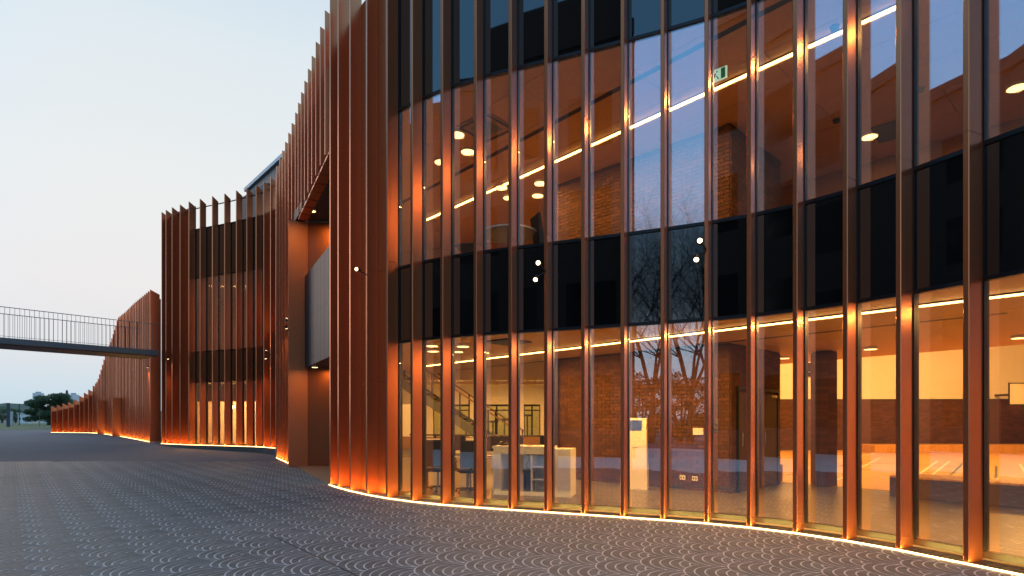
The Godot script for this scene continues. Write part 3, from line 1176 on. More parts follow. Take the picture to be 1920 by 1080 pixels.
func office_chair(at: Vector3, turn: float, label: String, m: String) -> Node3D:
	var o := thing("office_chair", at, label, "chair", "office chairs at the reception desks", turn)
	for i in 5:
		var st := begin()
		var d := Vector3(cos(TAU * i / 5), 0, sin(TAU * i / 5))
		tube(st, Vector3(0, 0.11, 0), d * 0.3 + Vector3(0, 0.075, 0), 0.026, 0.018, 6, true)
		tube(st, d * 0.3 + Vector3(0, 0.03, -0.015), d * 0.3 + Vector3(0, 0.03, 0.015), 0.03, 0.03, 8, true)
		obj("leg", st, M.black_plastic, o, true)
	var s := begin()
	tube(s, Vector3(0, 0.1, 0), Vector3(0, 0.44, 0), 0.03, 0.024, 8)
	obj("column", s, M.chrome, o, true)
	s = begin()
	box(s, Vector3(0, 0.48, 0), Vector3(0.5, 0.08, 0.48), Basis.IDENTITY, 0.03)
	obj("seat", s, M[m], o, true)
	s = begin()
	box(s, Vector3(0, 0.84, 0.25), Vector3(0.46, 0.58, 0.06), Basis(Vector3.RIGHT, 0.12), 0.025)
	tube(s, Vector3(0, 0.46, 0.2), Vector3(0, 0.7, 0.29), 0.02, 0.02, 6)
	obj("backrest", s, M.fabric_dark, o, true)
	for sx in [-1.0, 1.0]:
		s = begin()
		tube(s, Vector3(0.27 * sx, 0.48, 0.02), Vector3(0.29 * sx, 0.68, 0.02), 0.016, 0.016, 6)
		box(s, Vector3(0.29 * sx, 0.69, 0.0), Vector3(0.05, 0.03, 0.26), Basis.IDENTITY, 0.01)
		obj("armrest", s, M.black_plastic, o, true)
	return o

func lobby_things() -> void:
	# reception counter: white laminate, open cubbies on the staff side
	var a := pix(925, 927, 0.02)
	var b := pix(1070, 932.5, 0.02)
	var t := (b - a).normalized()
	var n := Vector2(-t.y, t.x)
	var len_ := a.distance_to(b)
	var D := thing("reception_counter", W(a.lerp(b, 0.5), 0.016), "white reception counter with open cubby shelves facing the glass", "counter")
	var deep := 0.62
	var pcs := [["end_panel", 0.0, 0.16, 0.0, deep, 0.016, 0.985], ["end_panel", len_ - 0.42, len_, 0.0, deep, 0.016, 0.985], ["back_panel", 0.163, len_ - 0.423, deep - 0.04, deep, 0.1, 0.87], ["plinth", 0.163, len_ - 0.423, 0.012, deep, 0.016, 0.1], ["rail", 0.163, len_ - 0.423, 0.004, deep, 0.87, 0.985], ["divider", 0.8, 0.825, 0.012, deep - 0.042, 0.102, 0.868], ["shelf", 0.827, len_ - 0.425, 0.03, deep - 0.042, 0.34, 0.362], ["shelf", 0.827, len_ - 0.425, 0.03, deep - 0.042, 0.6, 0.622], ["worktop", -0.02, len_ - 0.42, -0.03, deep + 0.1, 0.987, 1.03]]
	for p in pcs:
		var st := begin()
		var q0: Vector2 = a + t * p[1] + n * p[3]
		prism(st, PackedVector2Array([q0, a + t * p[2] + n * p[3], a + t * p[2] + n * p[4], a + t * p[1] + n * p[4]]), p[5], p[6])
		obj(p[0], st, M.white_laminate, D)
	# computer tower and drawer unit in the knee hole
	var st := begin()
	box(st, W(a + t * 0.68 + n * 0.3, 0.31), Vector3(0.17, 0.4, 0.4), Basis(Vector3.UP, 0.2), 0.008)
	var pc := obj(numbered("computer_tower"), st, M.black_plastic, self)
	tag(pc, "black computer tower standing inside the white reception counter", "computer")
	st = begin()
	box(st, W(a + t * 0.42 + n * 0.25, 0.29), Vector3(0.24, 0.37, 0.4), Basis(Vector3.UP, 0.2), 0.006)
	var dr := thing("drawer_unit", W(a + t * 0.42 + n * 0.25, 0.1), "small white drawer unit inside the reception counter beside the computer tower", "drawer unit")
	obj("body", st, M.white_laminate, dr)
	# staff desks behind
	for k in 2:
		var c := Vector2(-1.5 + 0.1 * k, 13.4) if k == 0 else Vector2(-0.45, 13.0)
		var ds := thing("staff_desk", W(c, 0.016), ["white staff desk by the copper column, chair with blue seat before it", "white staff desk next to the reception counter"][k], "desk")
		st = begin()
		box(st, W(c, 0.735), Vector3(1.25 if k == 0 else 0.95, 0.035, 0.75), Basis(Vector3.UP, 0.2), 0.006)
		obj("desktop", st, M.white_laminate, ds)
		for sx in [-1.0, 1.0]:
			st = begin()
			box(st, W(c + Vector2(0.5 * sx * (1.0 if k == 0 else 0.75), -0.1 * sx), 0.367), Vector3(0.05, 0.7, 0.55), Basis(Vector3.UP, 0.2), 0.005)
			obj("leg", st, M.steel_dark, ds)
		st = begin()
		box(st, W(c + Vector2(0.05, 0.36), 0.95), Vector3(1.2 if k == 0 else 0.9, 0.36, 0.03), Basis(Vector3.UP, 0.2), 0.004)
		obj("privacy_screen", st, M.white_laminate, ds)
		var mo := thing("computer_monitor", W(c + Vector2(0.15, 0.05), 0.753), ["dark computer monitor on the desk by the copper column", "dark computer monitor beside the reception counter"][k], "monitor")
		st = begin()
		box(st, W(c + Vector2(0.15, 0.05), 1.03), Vector3(0.54, 0.34, 0.04), Basis(Vector3.UP, 0.1), 0.008)
		obj("screen", st, M.monitor_back, mo)
		st = begin()
		box(st, W(c + Vector2(0.15, 0.07), 0.81), Vector3(0.06, 0.12, 0.03))
		box(st, W(c + Vector2(0.15, 0.07), 0.76), Vector3(0.24, 0.012, 0.18))
		obj("stand", st, M.black_plastic, mo)
		st = begin()
		box(st, W(c + Vector2(0.1, -0.2), 0.763), Vector3(0.42, 0.018, 0.14), Basis(Vector3.UP, 0.2), 0.004)
		var kb := obj(numbered("keyboard"), st, M.black_plastic, self)
		tag(kb, ["black keyboard on the desk by the copper column", "black keyboard on the desk beside the reception counter"][k], "keyboard")
	office_chair(W(Vector2(-1.62, 12.6), 0.016), -0.3, "office chair with blue seat at the desk by the copper column", "fabric_blue")
	office_chair(W(Vector2(-0.92, 12.3), 0.016), 0.25, "black office chair beside the reception counter", "fabric_dark")
	st = begin()
	box(st, W(Vector2(-1.95, 13.45), 0.92), Vector3(0.3, 0.34, 0.3), Basis(Vector3.UP, 0.2), 0.01)
	var pr := obj(numbered("printer"), st, M.white_laminate, self)
	tag(pr, "small white printer at the end of the staff desk", "printer")
	for q in [[Vector2(0.35, 0.3), 0.3, "loose white paper sheet lying on the reception counter top"], [Vector2(0.75, 0.45), -0.5, "second paper sheet skewed on the reception counter top"]]:
		st = begin()
		box(st, W(a + t * q[0].x + n * q[0].y, 1.033), Vector3(0.21, 0.004, 0.297), Basis(Vector3.UP, q[1]))
		tag(obj(numbered("paper_sheet"), st, M.paper_white, self), q[2], "paper")
	var ph := thing("desk_phone", W(a + t * 0.15 + n * 0.35, 1.031), "black desk telephone at the end of the reception counter", "telephone")
	st = begin()
	box(st, W(a + t * 0.15 + n * 0.35, 1.06), Vector3(0.2, 0.05, 0.2), Basis(Vector3.UP, 0.4), 0.01)
	obj("base", st, M.black_plastic, ph)
	st = begin()
	box(st, W(a + t * 0.1 + n * 0.35, 1.1), Vector3(0.05, 0.03, 0.21), Basis(Vector3.UP, 0.4), 0.012)
	obj("handset", st, M.black_plastic, ph)
	st = begin()
	var wb := Vector2(-2.05, 12.75)
	tube(st, W(wb, 0.016), W(wb, 0.34), 0.11, 0.14, 14)
	tube(st, W(wb, 0.02), W(wb, 0.03), 0.11, 0.11, 14, true)
	tag(obj(numbered("waste_bin"), st, M.black_plastic, self), "round black waste bin on the floor by the staff desk", "bin")
	st = begin()
	var cb := [a + t * 0.62 + n * 0.5, a + t * 0.66 + n * 0.45, a + t * 0.6 + n * 0.4, a + t * 0.68 + n * 0.35]
	for k in 3:
		tube(st, W(cb[k], 0.86 - 0.12 * k), W(cb[k + 1], 0.74 - 0.12 * k), 0.007, 0.007, 5)
	tag(obj(numbered("power_cable"), st, M.black_plastic, self), "black cable dangling inside the reception counter", "cable")
	# staircase rising to the left behind the desks
	var S := thing("staircase", W(Vector2(-2.4, 19.6), 0.016), "dark steel staircase with timber treads and handrails rising behind the staff desks", "stairs")
	var low := Vector2(0.35, 19.2)
	var high := Vector2(-4.3, 19.9)
	var steps := 18
	var sd := (high - low).normalized()
	var sn := Vector2(-sd.y, sd.x)
	for i in steps:
		st = begin()
		var p := low.lerp(high, (i + 0.5) / steps)
		box(st, W(p, 0.18 * (i + 1)), Vector3(0.29, 0.05, 1.3), Basis(Vector3.UP, atan2(sd.y, sd.x)), 0.006)
		obj("tread", st, M.wall_timber, S)
	for side in [-0.68, 0.68]:
		st = begin()
		var p0: Vector2 = low + sn * side
		var p1: Vector2 = high + sn * side
		var w: Vector2 = sn * 0.03
		for q in [[p0 - w, p1 - w, -1.0], [p0 + w, p1 + w, 1.0]]:
			quad(st, W(q[0], -0.0), W(q[1], 3.12), W(q[1], 3.45), W(q[0], 0.34), W(sn * q[2], 0))
		quad(st, W(p0 - w, 0.34), W(p1 - w, 3.45), W(p1 + w, 3.45), W(p0 + w, 0.34), Vector3.UP)
		quad(st, W(p0 - w, 0.0), W(p1 - w, 3.12), W(p1 + w, 3.12), W(p0 + w, 0.0), Vector3.DOWN)
		obj("stringer", st, M.steel_dark, S)
		st = begin()
		tube(st, W(p0, 1.15), W(p1, 4.25), 0.025, 0.025, 8, true)
		obj("handrail", st, M.wall_timber, S)
		for k in 5:
			st = begin()
			var q := p0.lerp(p1, (k + 0.1) / 5.0)
			var yy := 3.1 * (k + 0.1) / 5.0
			box(st, W(q, yy + 0.72), Vector3(0.05, 0.9, 0.05))
			obj("post", st, M.frame, S)
	# railing in front of the stairs
	var L := thing("lobby_railing", W(Vector2(-1.0, 17.5), 0.016), "dark metal railing behind the staff desks and counter", "railing")
	st = begin()
	tube(st, W(Vector2(-3.2, 18.0), 1.1), W(Vector2(1.0, 16.6), 1.1), 0.025, 0.025, 6, true)
	obj("top_rail", st, M.frame, L)
	for k in 7:
		st = begin()
		var q := Vector2(-3.2, 18.0).lerp(Vector2(1.0, 16.6), (k + 0.3) / 6.5)
		box(st, W(q, 0.55), Vector3(0.12 if k > 4 else 0.05, 1.08, 0.05))
		obj("post", st, M.frame, L)
	# information kiosk: a leaning white totem
	var kp := pix(1190, 916, 0.016)
	var K := thing("information_kiosk", W(kp, 0.016), "white leaning information kiosk with a blue touch screen before the brick wall", "kiosk", "", -0.36)
	var prof := [[0.0, -0.16, 0.16], [0.5, -0.15, 0.15], [1.0, -0.1, 0.15], [1.3, -0.04, 0.18], [1.6, 0.05, 0.23]]
	st = begin()
	for i in prof.size() - 1:
		var p: Array = prof[i]
		var q: Array = prof[i + 1]
		var w0 := 0.3 - 0.012 * i
		var w1 := 0.3 - 0.012 * (i + 1)
		quad(st, Vector3(-w0, p[0], -p[1]), Vector3(w0, p[0], -p[1]), Vector3(w1, q[0], -q[1]), Vector3(-w1, q[0], -q[1]), Vector3(0, 0, 1))
		quad(st, Vector3(-w0, p[0], -p[2]), Vector3(w0, p[0], -p[2]), Vector3(w1, q[0], -q[2]), Vector3(-w1, q[0], -q[2]), Vector3(0, 0, -1))
		quad(st, Vector3(-w0, p[0], -p[1]), Vector3(-w0, p[0], -p[2]), Vector3(-w1, q[0], -q[2]), Vector3(-w1, q[0], -q[1]), Vector3(-1, 0, 0))
		quad(st, Vector3(w0, p[0], -p[1]), Vector3(w0, p[0], -p[2]), Vector3(w1, q[0], -q[2]), Vector3(w1, q[0], -q[1]), Vector3(1, 0, 0))
	quad(st, Vector3(-0.252, 1.6, -0.05), Vector3(0.252, 1.6, -0.05), Vector3(0.252, 1.6, -0.23), Vector3(-0.252, 1.6, -0.23), Vector3.UP)
	obj("body", st, M.white_laminate, K, true)
	st = begin()
	box(st, Vector3(-0.02, 1.43, 0.004), Vector3(0.36, 0.24, 0.02), Basis(Vector3.RIGHT, -0.291))
	obj("touch_screen", st, M.screen_blue, K, true)
	st = begin()
	box(st, Vector3(0.02, 0.93, 0.108), Vector3(0.12, 0.01, 0.012), Basis(Vector3.RIGHT, -0.1))
	obj("card_slot", st, M.black_plastic, K, true)
	# things fixed to the brick core
	var c0 := Vector2(1.21, 15.42)
	var c1 := Vector2(4.62, 12.2)
	var t2 := (c1 - c0).normalized()
	var n2 := Vector2(-t2.y, t2.x)
	var bs := Basis(W(t2, 0.0), Vector3.UP, -W(n2, 0.0))
	for it in [[1310, 809, 0.24, 0.15, "wall_sign", "small white sign plate on the brick wall", "sign", "paper_white"], [1281, 895, 0.13, 0.1, "power_outlet", "white power outlet low on the brick wall under bare brick", "power outlet", "paper_white"], [1304, 897, 0.13, 0.1, "power_outlet", "white power outlet low on the brick wall below the sign plate", "power outlet", "paper_white"], [1343, 799, 0.11, 0.29, "intercom_panel", "steel intercom panel on the brick wall near the corner", "intercom", "chrome"]]:
		# where the view ray meets the wall line
		var k: float = (it[0] - 960.0) / F
		var dd: float = (c0.x + (c0.y / t2.y) * -t2.x) / (k - t2.x / t2.y)
		var p := Vector2(k * dd, dd) - n2 * 0.03
		var y: float = EYE + (HOR - it[1]) / F * dd
		var o := thing(it[4], W(p, y), it[5], it[6])
		st = begin()
		box(st, W(p, y), Vector3(it[2], it[3], 0.014), bs, 0.003)
		obj("plate", st, M[it[7]], o)
		if it[4] == "power_outlet":
			for s in [-0.03, 0.03]:
				st = begin()
				box(st, W(p + t2 * s - n2 * 0.009, y), Vector3(0.028, 0.04, 0.006), bs)
				obj("socket", st, M.black_plastic, o)
		if it[4] == "intercom_panel":
			for s in [-0.08, 0.02]:
				st = begin()
				box(st, W(p - n2 * 0.009, y + s), Vector3(0.07, 0.06, 0.006), bs)
				obj("button", st, M.black_plastic, o)
	# doors on the return wall of the core
	var c2 := Vector2(6.5, 14.0)
	var t3 := (c2 - c1).normalized()
	var n3 := Vector2(t3.y, -t3.x)
	var b3 := Basis(W(t3, 0.0), Vector3.UP, W(t3, 0.0).cross(Vector3.UP))
	for k in 2:
		var s0: float = [0.3, 1.45][k]
		var mid := c1 + t3 * (s0 + 0.45) + n3 * 0.035
		var o := thing("lobby_door", W(mid, 0.016), ["dark timber door nearest the brick corner with closer and pull handle", "dark timber door beside the sports hall opening"][k], "door")
		st = begin()
		box(st, W(mid, 1.09), Vector3(0.86, 2.14, 0.04), b3, 0.004)
		obj("leaf", st, M.door_dark, o)
		for s in [-0.47, 0.47]:
			st = begin()
			box(st, W(mid + t3 * s, 1.116), Vector3(0.07, 2.2, 0.08), b3, 0.004)
			obj("jamb", st, M.frame, o)
		st = begin()
		box(st, W(mid, 2.256), Vector3(1.01, 0.07, 0.08), b3, 0.004)
		obj("head", st, M.frame, o)
		st = begin()
		box(st, W(mid + n3 * 0.05 + t3 * 0.15, 2.12), Vector3(0.28, 0.06, 0.05), b3, 0.004)
		obj("closer", st, M.chrome, o)
		st = begin()
		tube(st, W(mid + n3 * 0.06 - t3 * 0.36, 1.0), W(mid + n3 * 0.06 - t3 * 0.36, 1.3), 0.011, 0.011, 8, true)
		for y in [1.02, 1.28]:
			tube(st, W(mid + n3 * 0.02 - t3 * 0.36, y), W(mid + n3 * 0.06 - t3 * 0.36, y), 0.008, 0.008, 6)
		obj("handle", st, M.chrome, o)
	# lobby downlights
	for q in [[810, 649], [812, 659], [868, 650], [858, 660], [907, 662], [1470, 672], [1632, 655], [1912, 634]]:
		downlight(pix(q[0], q[1], 3.15), 3.2, "round glowing downlight in the lobby's timber ceiling", 0.8 if q[0] > 900 else 0.5, 0.14)
	var vent := thing("ceiling_vent", W(pix(950, 641, 3.19), 3.19), "dark square air grille in the lobby ceiling above the staff desks", "vent")
	var vp := pix(950, 641, 3.19)
	st = begin()
	box(st, W(vp, 3.185), Vector3(0.75, 0.02, 0.75), Basis(Vector3.UP, 0.8))
	obj("backing", st, M.frame, vent)
	for k in 6:
		st = begin()
		box(st, W(vp, 3.172) + Basis(Vector3.UP, 0.8) * Vector3(0, 0, (k - 2.5) * 0.12), Vector3(0.72, 0.006, 0.05), Basis(Vector3.UP, 0.8))
		obj("slat", st, M.steel_dark, vent)

func gym_things() -> void:
	# square brick column between lobby and sports hall
	var cp := pix(1553, 912, 0.016)
	var C := thing("lobby_column", W(cp, 0.016), "square dark brick column between the lobby and the sports hall", "column")
	var st := begin()
	box(st, W(cp + Vector2(0, 0.2), 1.6), Vector3(0.4, 3.16, 0.4))
	obj("shaft", st, M.brick_mortar, C)
	for r in 36:
		for k in 2:
			st = begin()
			var w := 0.2
			box(st, W(cp + Vector2(-0.102 + 0.204 * k, 0.2), 0.062 + r * 0.0868), Vector3(w, 0.078, 0.424))
			obj("brick", st, M["brick%d" % rng.randi_range(0, 3)], C)
	# scoreboard sign
	var sp := pix(1521, 694, 2.85)
	var Sg := thing("hall_sign", W(sp, 2.6), "dark hanging sign with white lettering in the sports hall opening", "sign")
	var bs := Basis(Vector3.UP, 0.15)
	st = begin()
	box(st, W(sp, 2.85), Vector3(0.62, 0.38, 0.03), bs, 0.004)
	obj("board", st, M.board_dark, Sg)
	for s in [-0.2, 0.2]:
		st = begin()
		tube(st, W(sp, 3.03) + bs * Vector3(s, 0, 0), W(sp, 3.2) + bs * Vector3(s, 0, 0), 0.006, 0.006, 6)
		obj("hanger", st, M.chrome, Sg)
	for tx in [["ght", -0.22, 0.0, 0.1], ["8", 0.2, 0.03, 0.1]]:
		var tm := TextMesh.new()
		tm.text = tx[0]
		tm.font_size = 32
		tm.pixel_size = tx[3] / 32.0
		tm.depth = 0.004
		var o := inst("lettering", tm, M.paper_white, Sg, true)
		o.transform = Transform3D(bs, Vector3(0, 0.25, 0) + bs * Vector3(tx[1], tx[2], 0.018))
	for q in [[-0.07, -0.05, 0.12], [0.09, -0.05, 0.15], [0.03, -0.1, 0.1]]:
		st = begin()
		box(st, W(sp, 2.85) + bs * Vector3(q[0], q[1], 0.018), Vector3(q[2], 0.024, 0.004), bs)
		obj("small_print", st, M.paper_white, Sg)
	st = begin()
	box(st, W(sp, 2.685) + bs * Vector3(0, 0, 0.018), Vector3(0.44, 0.008, 0.004), bs)
	obj("rule", st, M.paper_white, Sg)
	# long seat block with a timber top along the edge of the hall
	var a := pix(1668, 931, 0.02)
	var e := pix(1990, 960, 0.02)
	var T := thing("bench_platform", W(a.lerp(e, 0.5), 0.016), "long dark timber seating step edging the sports floor", "bench")
	var td := (e - a).normalized()
	var tn := Vector2(-td.y, td.x)
	st = begin()
	prism(st, PackedVector2Array([a, e, e + tn * 0.9, a + tn * 0.9]), 0.026, 0.41)
	obj("front", st, M.door_dark, T)
	st = begin()
	prism(st, PackedVector2Array([a - tn * 0.02, e - tn * 0.02, e + tn * 0.92, a + tn * 0.92]), 0.412, 0.45)
	obj("top", st, M.gym_floor, T)
	var p2 := pix(1464, 903, 0.02)
	var T2 := thing("bench_platform", W(p2, 0.016), "small timber end block of the seating step beside the dark doors", "bench")
	st = begin()
	box(st, W(p2 + Vector2(-0.1, 0.5), 0.24), Vector3(0.35, 0.42, 0.9), Basis.IDENTITY, 0.006)
	obj("block", st, M.wall_timber, T2)
	# far timber stage
	var T3 := thing("timber_stage", W(Vector2(20, 27.0), 0.02), "low pale timber stage against the dark sports hall wall", "stage")
	st = begin()
	box(st, W(Vector2(22.4, 27.2), 0.2), Vector3(11.6, 0.35, 1.7), Basis.IDENTITY, 0.01)
	obj("deck", st, M.gym_floor, T3)
	# painted court lines
	var lines := thing("court_lines", W(Vector2(14, 20), 0.027), "painted court markings in white, green, blue and black on the sports floor", "marking")
	for q in [[1722, 890, 1758, 864, "line_white"], [1748, 890, 1780, 865, "line_white"], [1782, 891, 1806, 868, "line_green"], [1867, 896, 1868, 874, "line_blue"], [1922, 885, 1912, 870, "line_white"], [1560, 905, 1650, 858, "line_white"], [1480, 890, 1640, 862, "line_black"], [1500, 880, 1640, 850, "line_white"]]:
		var u := pix(q[0], q[1], 0.027)
		var v := pix(q[2], q[3], 0.027)
		var d := (v - u).normalized()
		var nn := Vector2(-d.y, d.x) * 0.03
		st = begin()
		prism(st, PackedVector2Array([u - nn, v - nn, v + nn, u + nn]), 0.0245, 0.028, false)
		obj("line", st, M[q[4]], lines)
	var cc := pix(1700, 877, 0.027)
	st = begin()
	for i in 40:
		var p := Vector2(cos(TAU * i / 40), sin(TAU * i / 40))
		var q := Vector2(cos(TAU * (i + 1) / 40), sin(TAU * (i + 1) / 40))
		prism(st, PackedVector2Array([cc + p * 1.77, cc + q * 1.77, cc + q * 1.83, cc + p * 1.83]), 0.0245, 0.029, false)
	obj("circle", st, M.line_black, lines)
	# backboard
	var bp := Vector2(24.0, 26.8)
	var H := thing("basketball_backboard", W(bp, 2.2), "white basketball backboard with dark frame fixed to the hall wall", "backboard")
	st = begin()
	box(st, W(bp, 2.75), Vector3(1.8, 1.05, 0.04))
	obj("frame", st, M.frame, H)
	st = begin()
	box(st, W(bp + Vector2(0, -0.03), 2.75), Vector3(1.7, 0.95, 0.03))
	obj("board", st, M.white_paint, H)
	st = begin()
	box(st, W(bp + Vector2(0, 0.9), 2.75), Vector3(0.1, 0.1, 1.8))
	obj("bracket", st, M.frame, H)

func upstairs_things() -> void:
	for q in [[877, 286], [857, 254], [827, 305], [940, 353], [1013, 345], [1008, 368], [954, 372], [1137, 402], [1180, 398], [1217, 383], [1907, 166], [1630, 258]]:
		downlight(pix(q[0], q[1], 7.8), 7.86, "round glowing downlight in the upper storey ceiling", 2.0, 0.17)
	# ceiling cassette
	var p := pix(912, 240, 7.84)
	var A := thing("air_conditioner", W(p, 7.84), "square ceiling air conditioner with dark slots near the glass upstairs", "air conditioner")
	var bs := Basis(Vector3.UP, 0.83)
	var st := begin()
	box(st, W(p, 7.845), Vector3(0.95, 0.03, 0.95), bs, 0.012)
	obj("fascia", st, M.wall_timber, A)
	for k in 4:
		st = begin()
		var r := bs * Basis(Vector3.UP, PI / 2 * k)
		box(st, W(p, 7.828) + r * Vector3(0, 0, 0.4), Vector3(0.78, 0.01, 0.06), r)
		obj("air_slot", st, M.frame, A)
	st = begin()
	box(st, W(p, 7.828), Vector3(0.5, 0.012, 0.5), bs)
	obj("grille", st, M.steel_dark, A)
	for q in [[1568, 226], [1725, 168], [1565, 52]]:
		var d := pix(q[0], q[1], 7.84)
		st = begin()
		tube(st, W(d, 7.8), W(d, 7.86), 0.06, 0.075, 14, true)
		var o := obj(numbered("ceiling_speaker"), st, M.black_plastic, self)
		tag(o, "small round dark speaker in the upper storey ceiling", "speaker", "dark speakers in the upper ceiling")
	var g := pix(1668, 247, 7.84)
	st = begin()
	box(st, W(g, 7.84), Vector3(0.9, 0.03, 0.55), Basis(Vector3.UP, 0.83), 0.004)
	var o2 := thing("ceiling_vent", W(g, 7.84), "dark rectangular air grille in the upper storey ceiling", "vent")
	obj("grille", st, M.steel_dark, o2)
	# round table with chairs behind the sill
	var tp := Vector2(-0.05, 11.3)
	var T := thing("round_table", W(tp, 4.5), "round dark table with pale edge at the upper glass", "table")
	st = begin()
	tube(st, W(tp, 5.2), W(tp, 5.235), 0.55, 0.55, 32, true)
	obj("tabletop", st, M.monitor_back, T)
	st = begin()
	tube(st, W(tp, 5.205), W(tp, 5.24), 0.556, 0.556, 32)
	obj("edge_band", st, M.white_laminate, T)
	st = begin()
	tube(st, W(tp, 4.52), W(tp, 5.2), 0.04, 0.04, 10)
	tube(st, W(tp, 4.5), W(tp, 4.53), 0.3, 0.28, 20, true)
	obj("pedestal", st, M.black_plastic, T)
	for k in 2:
		var cp: Vector2 = tp + [Vector2(0.75, -0.1), Vector2(-0.8, 0.0)][k]
		var ch := thing("meeting_chair", W(cp, 4.5), ["dark meeting chair with curved back at the table's brick wall side", "dark meeting chair turned away at the round table"][k], "chair", "", [-1.2, 1.3][k])
		st = begin()
		box(st, Vector3(0, 0.45, 0), Vector3(0.48, 0.05, 0.46), Basis.IDENTITY, 0.02)
		obj("seat", st, M.fabric_dark, ch, true)
		st = begin()
		box(st, Vector3(0, 0.75, 0.23), Vector3(0.46, 0.55, 0.035), Basis(Vector3.RIGHT, 0.16), 0.015)
		obj("backrest", st, M.fabric_dark, ch, true)
		for s in 4:
			st = begin()
			var x := 0.19 if s % 2 else -0.19
			var z := 0.18 if s < 2 else -0.18
			tube(st, Vector3(x * 1.15, 0, z * 1.15), Vector3(x, 0.43, z), 0.012, 0.014, 6)
			obj("leg", st, M.chrome, ch, true)
	# hanging running-man sign
	var ep := Vector2(3.45, 9.7)
	var E := thing("exit_sign", W(ep, 7.2), "green hanging exit sign with running figure below the upper ceiling", "sign")
	var eb := Basis(W(Vector2(0.75, -0.66), 0).normalized(), Vector3.UP, W(Vector2(0.75, -0.66), 0).normalized().cross(Vector3.UP))
	var put_box := func(called: String, c: Vector3, s: Vector3, m: String, tilt: float) -> void:
		var s2 := begin()
		box(s2, W(ep, 7.38) + eb * c, s, eb * Basis(Vector3.BACK, tilt))
		obj(called, s2, M[m], E)
	put_box.call("panel", Vector3.ZERO, Vector3(0.34, 0.2, 0.025), "exit_white", 0.0)
	put_box.call("door_symbol", Vector3(0.11, 0, 0.014), Vector3(0.07, 0.17, 0.004), "exit_glow_green", 0.0)
	put_box.call("figure", Vector3(-0.03, 0.0, 0.014), Vector3(0.028, 0.075, 0.004), "exit_glow_green", -0.35)
	put_box.call("figure", Vector3(-0.075, -0.045, 0.015), Vector3(0.018, 0.075, 0.004), "exit_glow_green", -0.75)
	put_box.call("figure", Vector3(0.015, -0.045, 0.015), Vector3(0.018, 0.07, 0.004), "exit_glow_green", 0.5)
	put_box.call("figure", Vector3(0.005, 0.055, 0.015), Vector3(0.026, 0.026, 0.004), "exit_glow_green", 0.6)
	put_box.call("figure", Vector3(-0.065, 0.015, 0.015), Vector3(0.06, 0.014, 0.004), "exit_glow_green", 0.4)
	st = begin()
	tube(st, W(ep, 7.48), W(ep, 7.86), 0.008, 0.008, 6)
	obj("rod", st, M.chrome, E)

func spotlights() -> void:
	# small bullet spotlights on stalks fixed to the fins
	var n := normals(FA)
	var jobs := [[13, FA, 4.25, 2, "pair of glowing spotlights on the fin near the exit sign pane"], [9, FA, 4.2, 2, "pair of glowing spotlights on the fin above the reception counter"], [3, FA, 4.7, 1, "single small spotlight between the solid copper fins near the recess"], [12, FC, 4.45, 2, "pair of small spotlights on the wing beside the recess"], [2, FC, 4.55, 1, "single small spotlight on the wing's end fins"], [0, FD, 4.4, 1, "small spotlight hanging under the footbridge end"], [5, FB, 5.0, 2, "small spotlight with an added second lamp on the narrow fins beside the recess jamb"]]
	for j in jobs:
		var line: PackedVector2Array = j[1]
		var nn := normals(line)
		var at: Vector2 = line[j[0]] - nn[j[0]] * 0.0
		if j[1] == FD:
			at = pix(283, 683, 4.55)
		var y: float = j[2]
		var o := thing("spotlight", W(at, y), j[4], "spotlight")
		var t := Vector2(nn[j[0]].y, -nn[j[0]].x)
		for k in j[3]:
			var c := W(at - nn[j[0]] * 0.16 - t * (0.06 + 0.05 * k), y - 0.24 * k)
			var st := begin()
			tube(st, W(at + nn[j[0]] * 0.01 if line != FD else at, y - 0.1), c, 0.011, 0.011, 6)
			obj("stalk", st, M.frame, o)
			var dir := Vector3(-0.25, -0.6, 0.55).normalized()
			if k == 0 and line == FA:
				dir = Vector3(-0.35, -0.1, 0.9).normalized()
			elif line != FA:
				dir = (W(nn[j[0]], 0.0) * 0.1 + Vector3(0, 1.0 if k == 0 and j[3] == 2 else -1.0, 0)).normalized()
			if line == FB:
				dir = Vector3(0.12, 0.9 if k == 0 else -0.9, -0.2).normalized()  # one lamp here is added, so light spreads up and down the jamb
			st = begin()
			tube(st, c - dir * 0.05, c + dir * 0.05, 0.036, 0.04, 12, true)
			obj("lamp_body", st, M.frame, o)
			st = begin()
			tube(st, c + dir * 0.05, c + dir * 0.056, 0.036, 0.036, 12, true)
			obj("lamp_lens", st, M.lens_warm, o)
			var l := SpotLight3D.new()
			l.name = "spot_light"
			l.light_energy = 1.0 if line == FA else (1.5 if line == FB else 4.0)
			l.light_color = Color(1.0, 0.78, 0.5)
			l.spot_angle = 40.0 if line != FB else 88.0
			l.spot_range = 20.0
			l.light_size = 0.03
			l.shadow_enabled = true
			add_child(l, true)
			l.look_at_from_position(c + dir * 0.07, c + dir * 2.0)

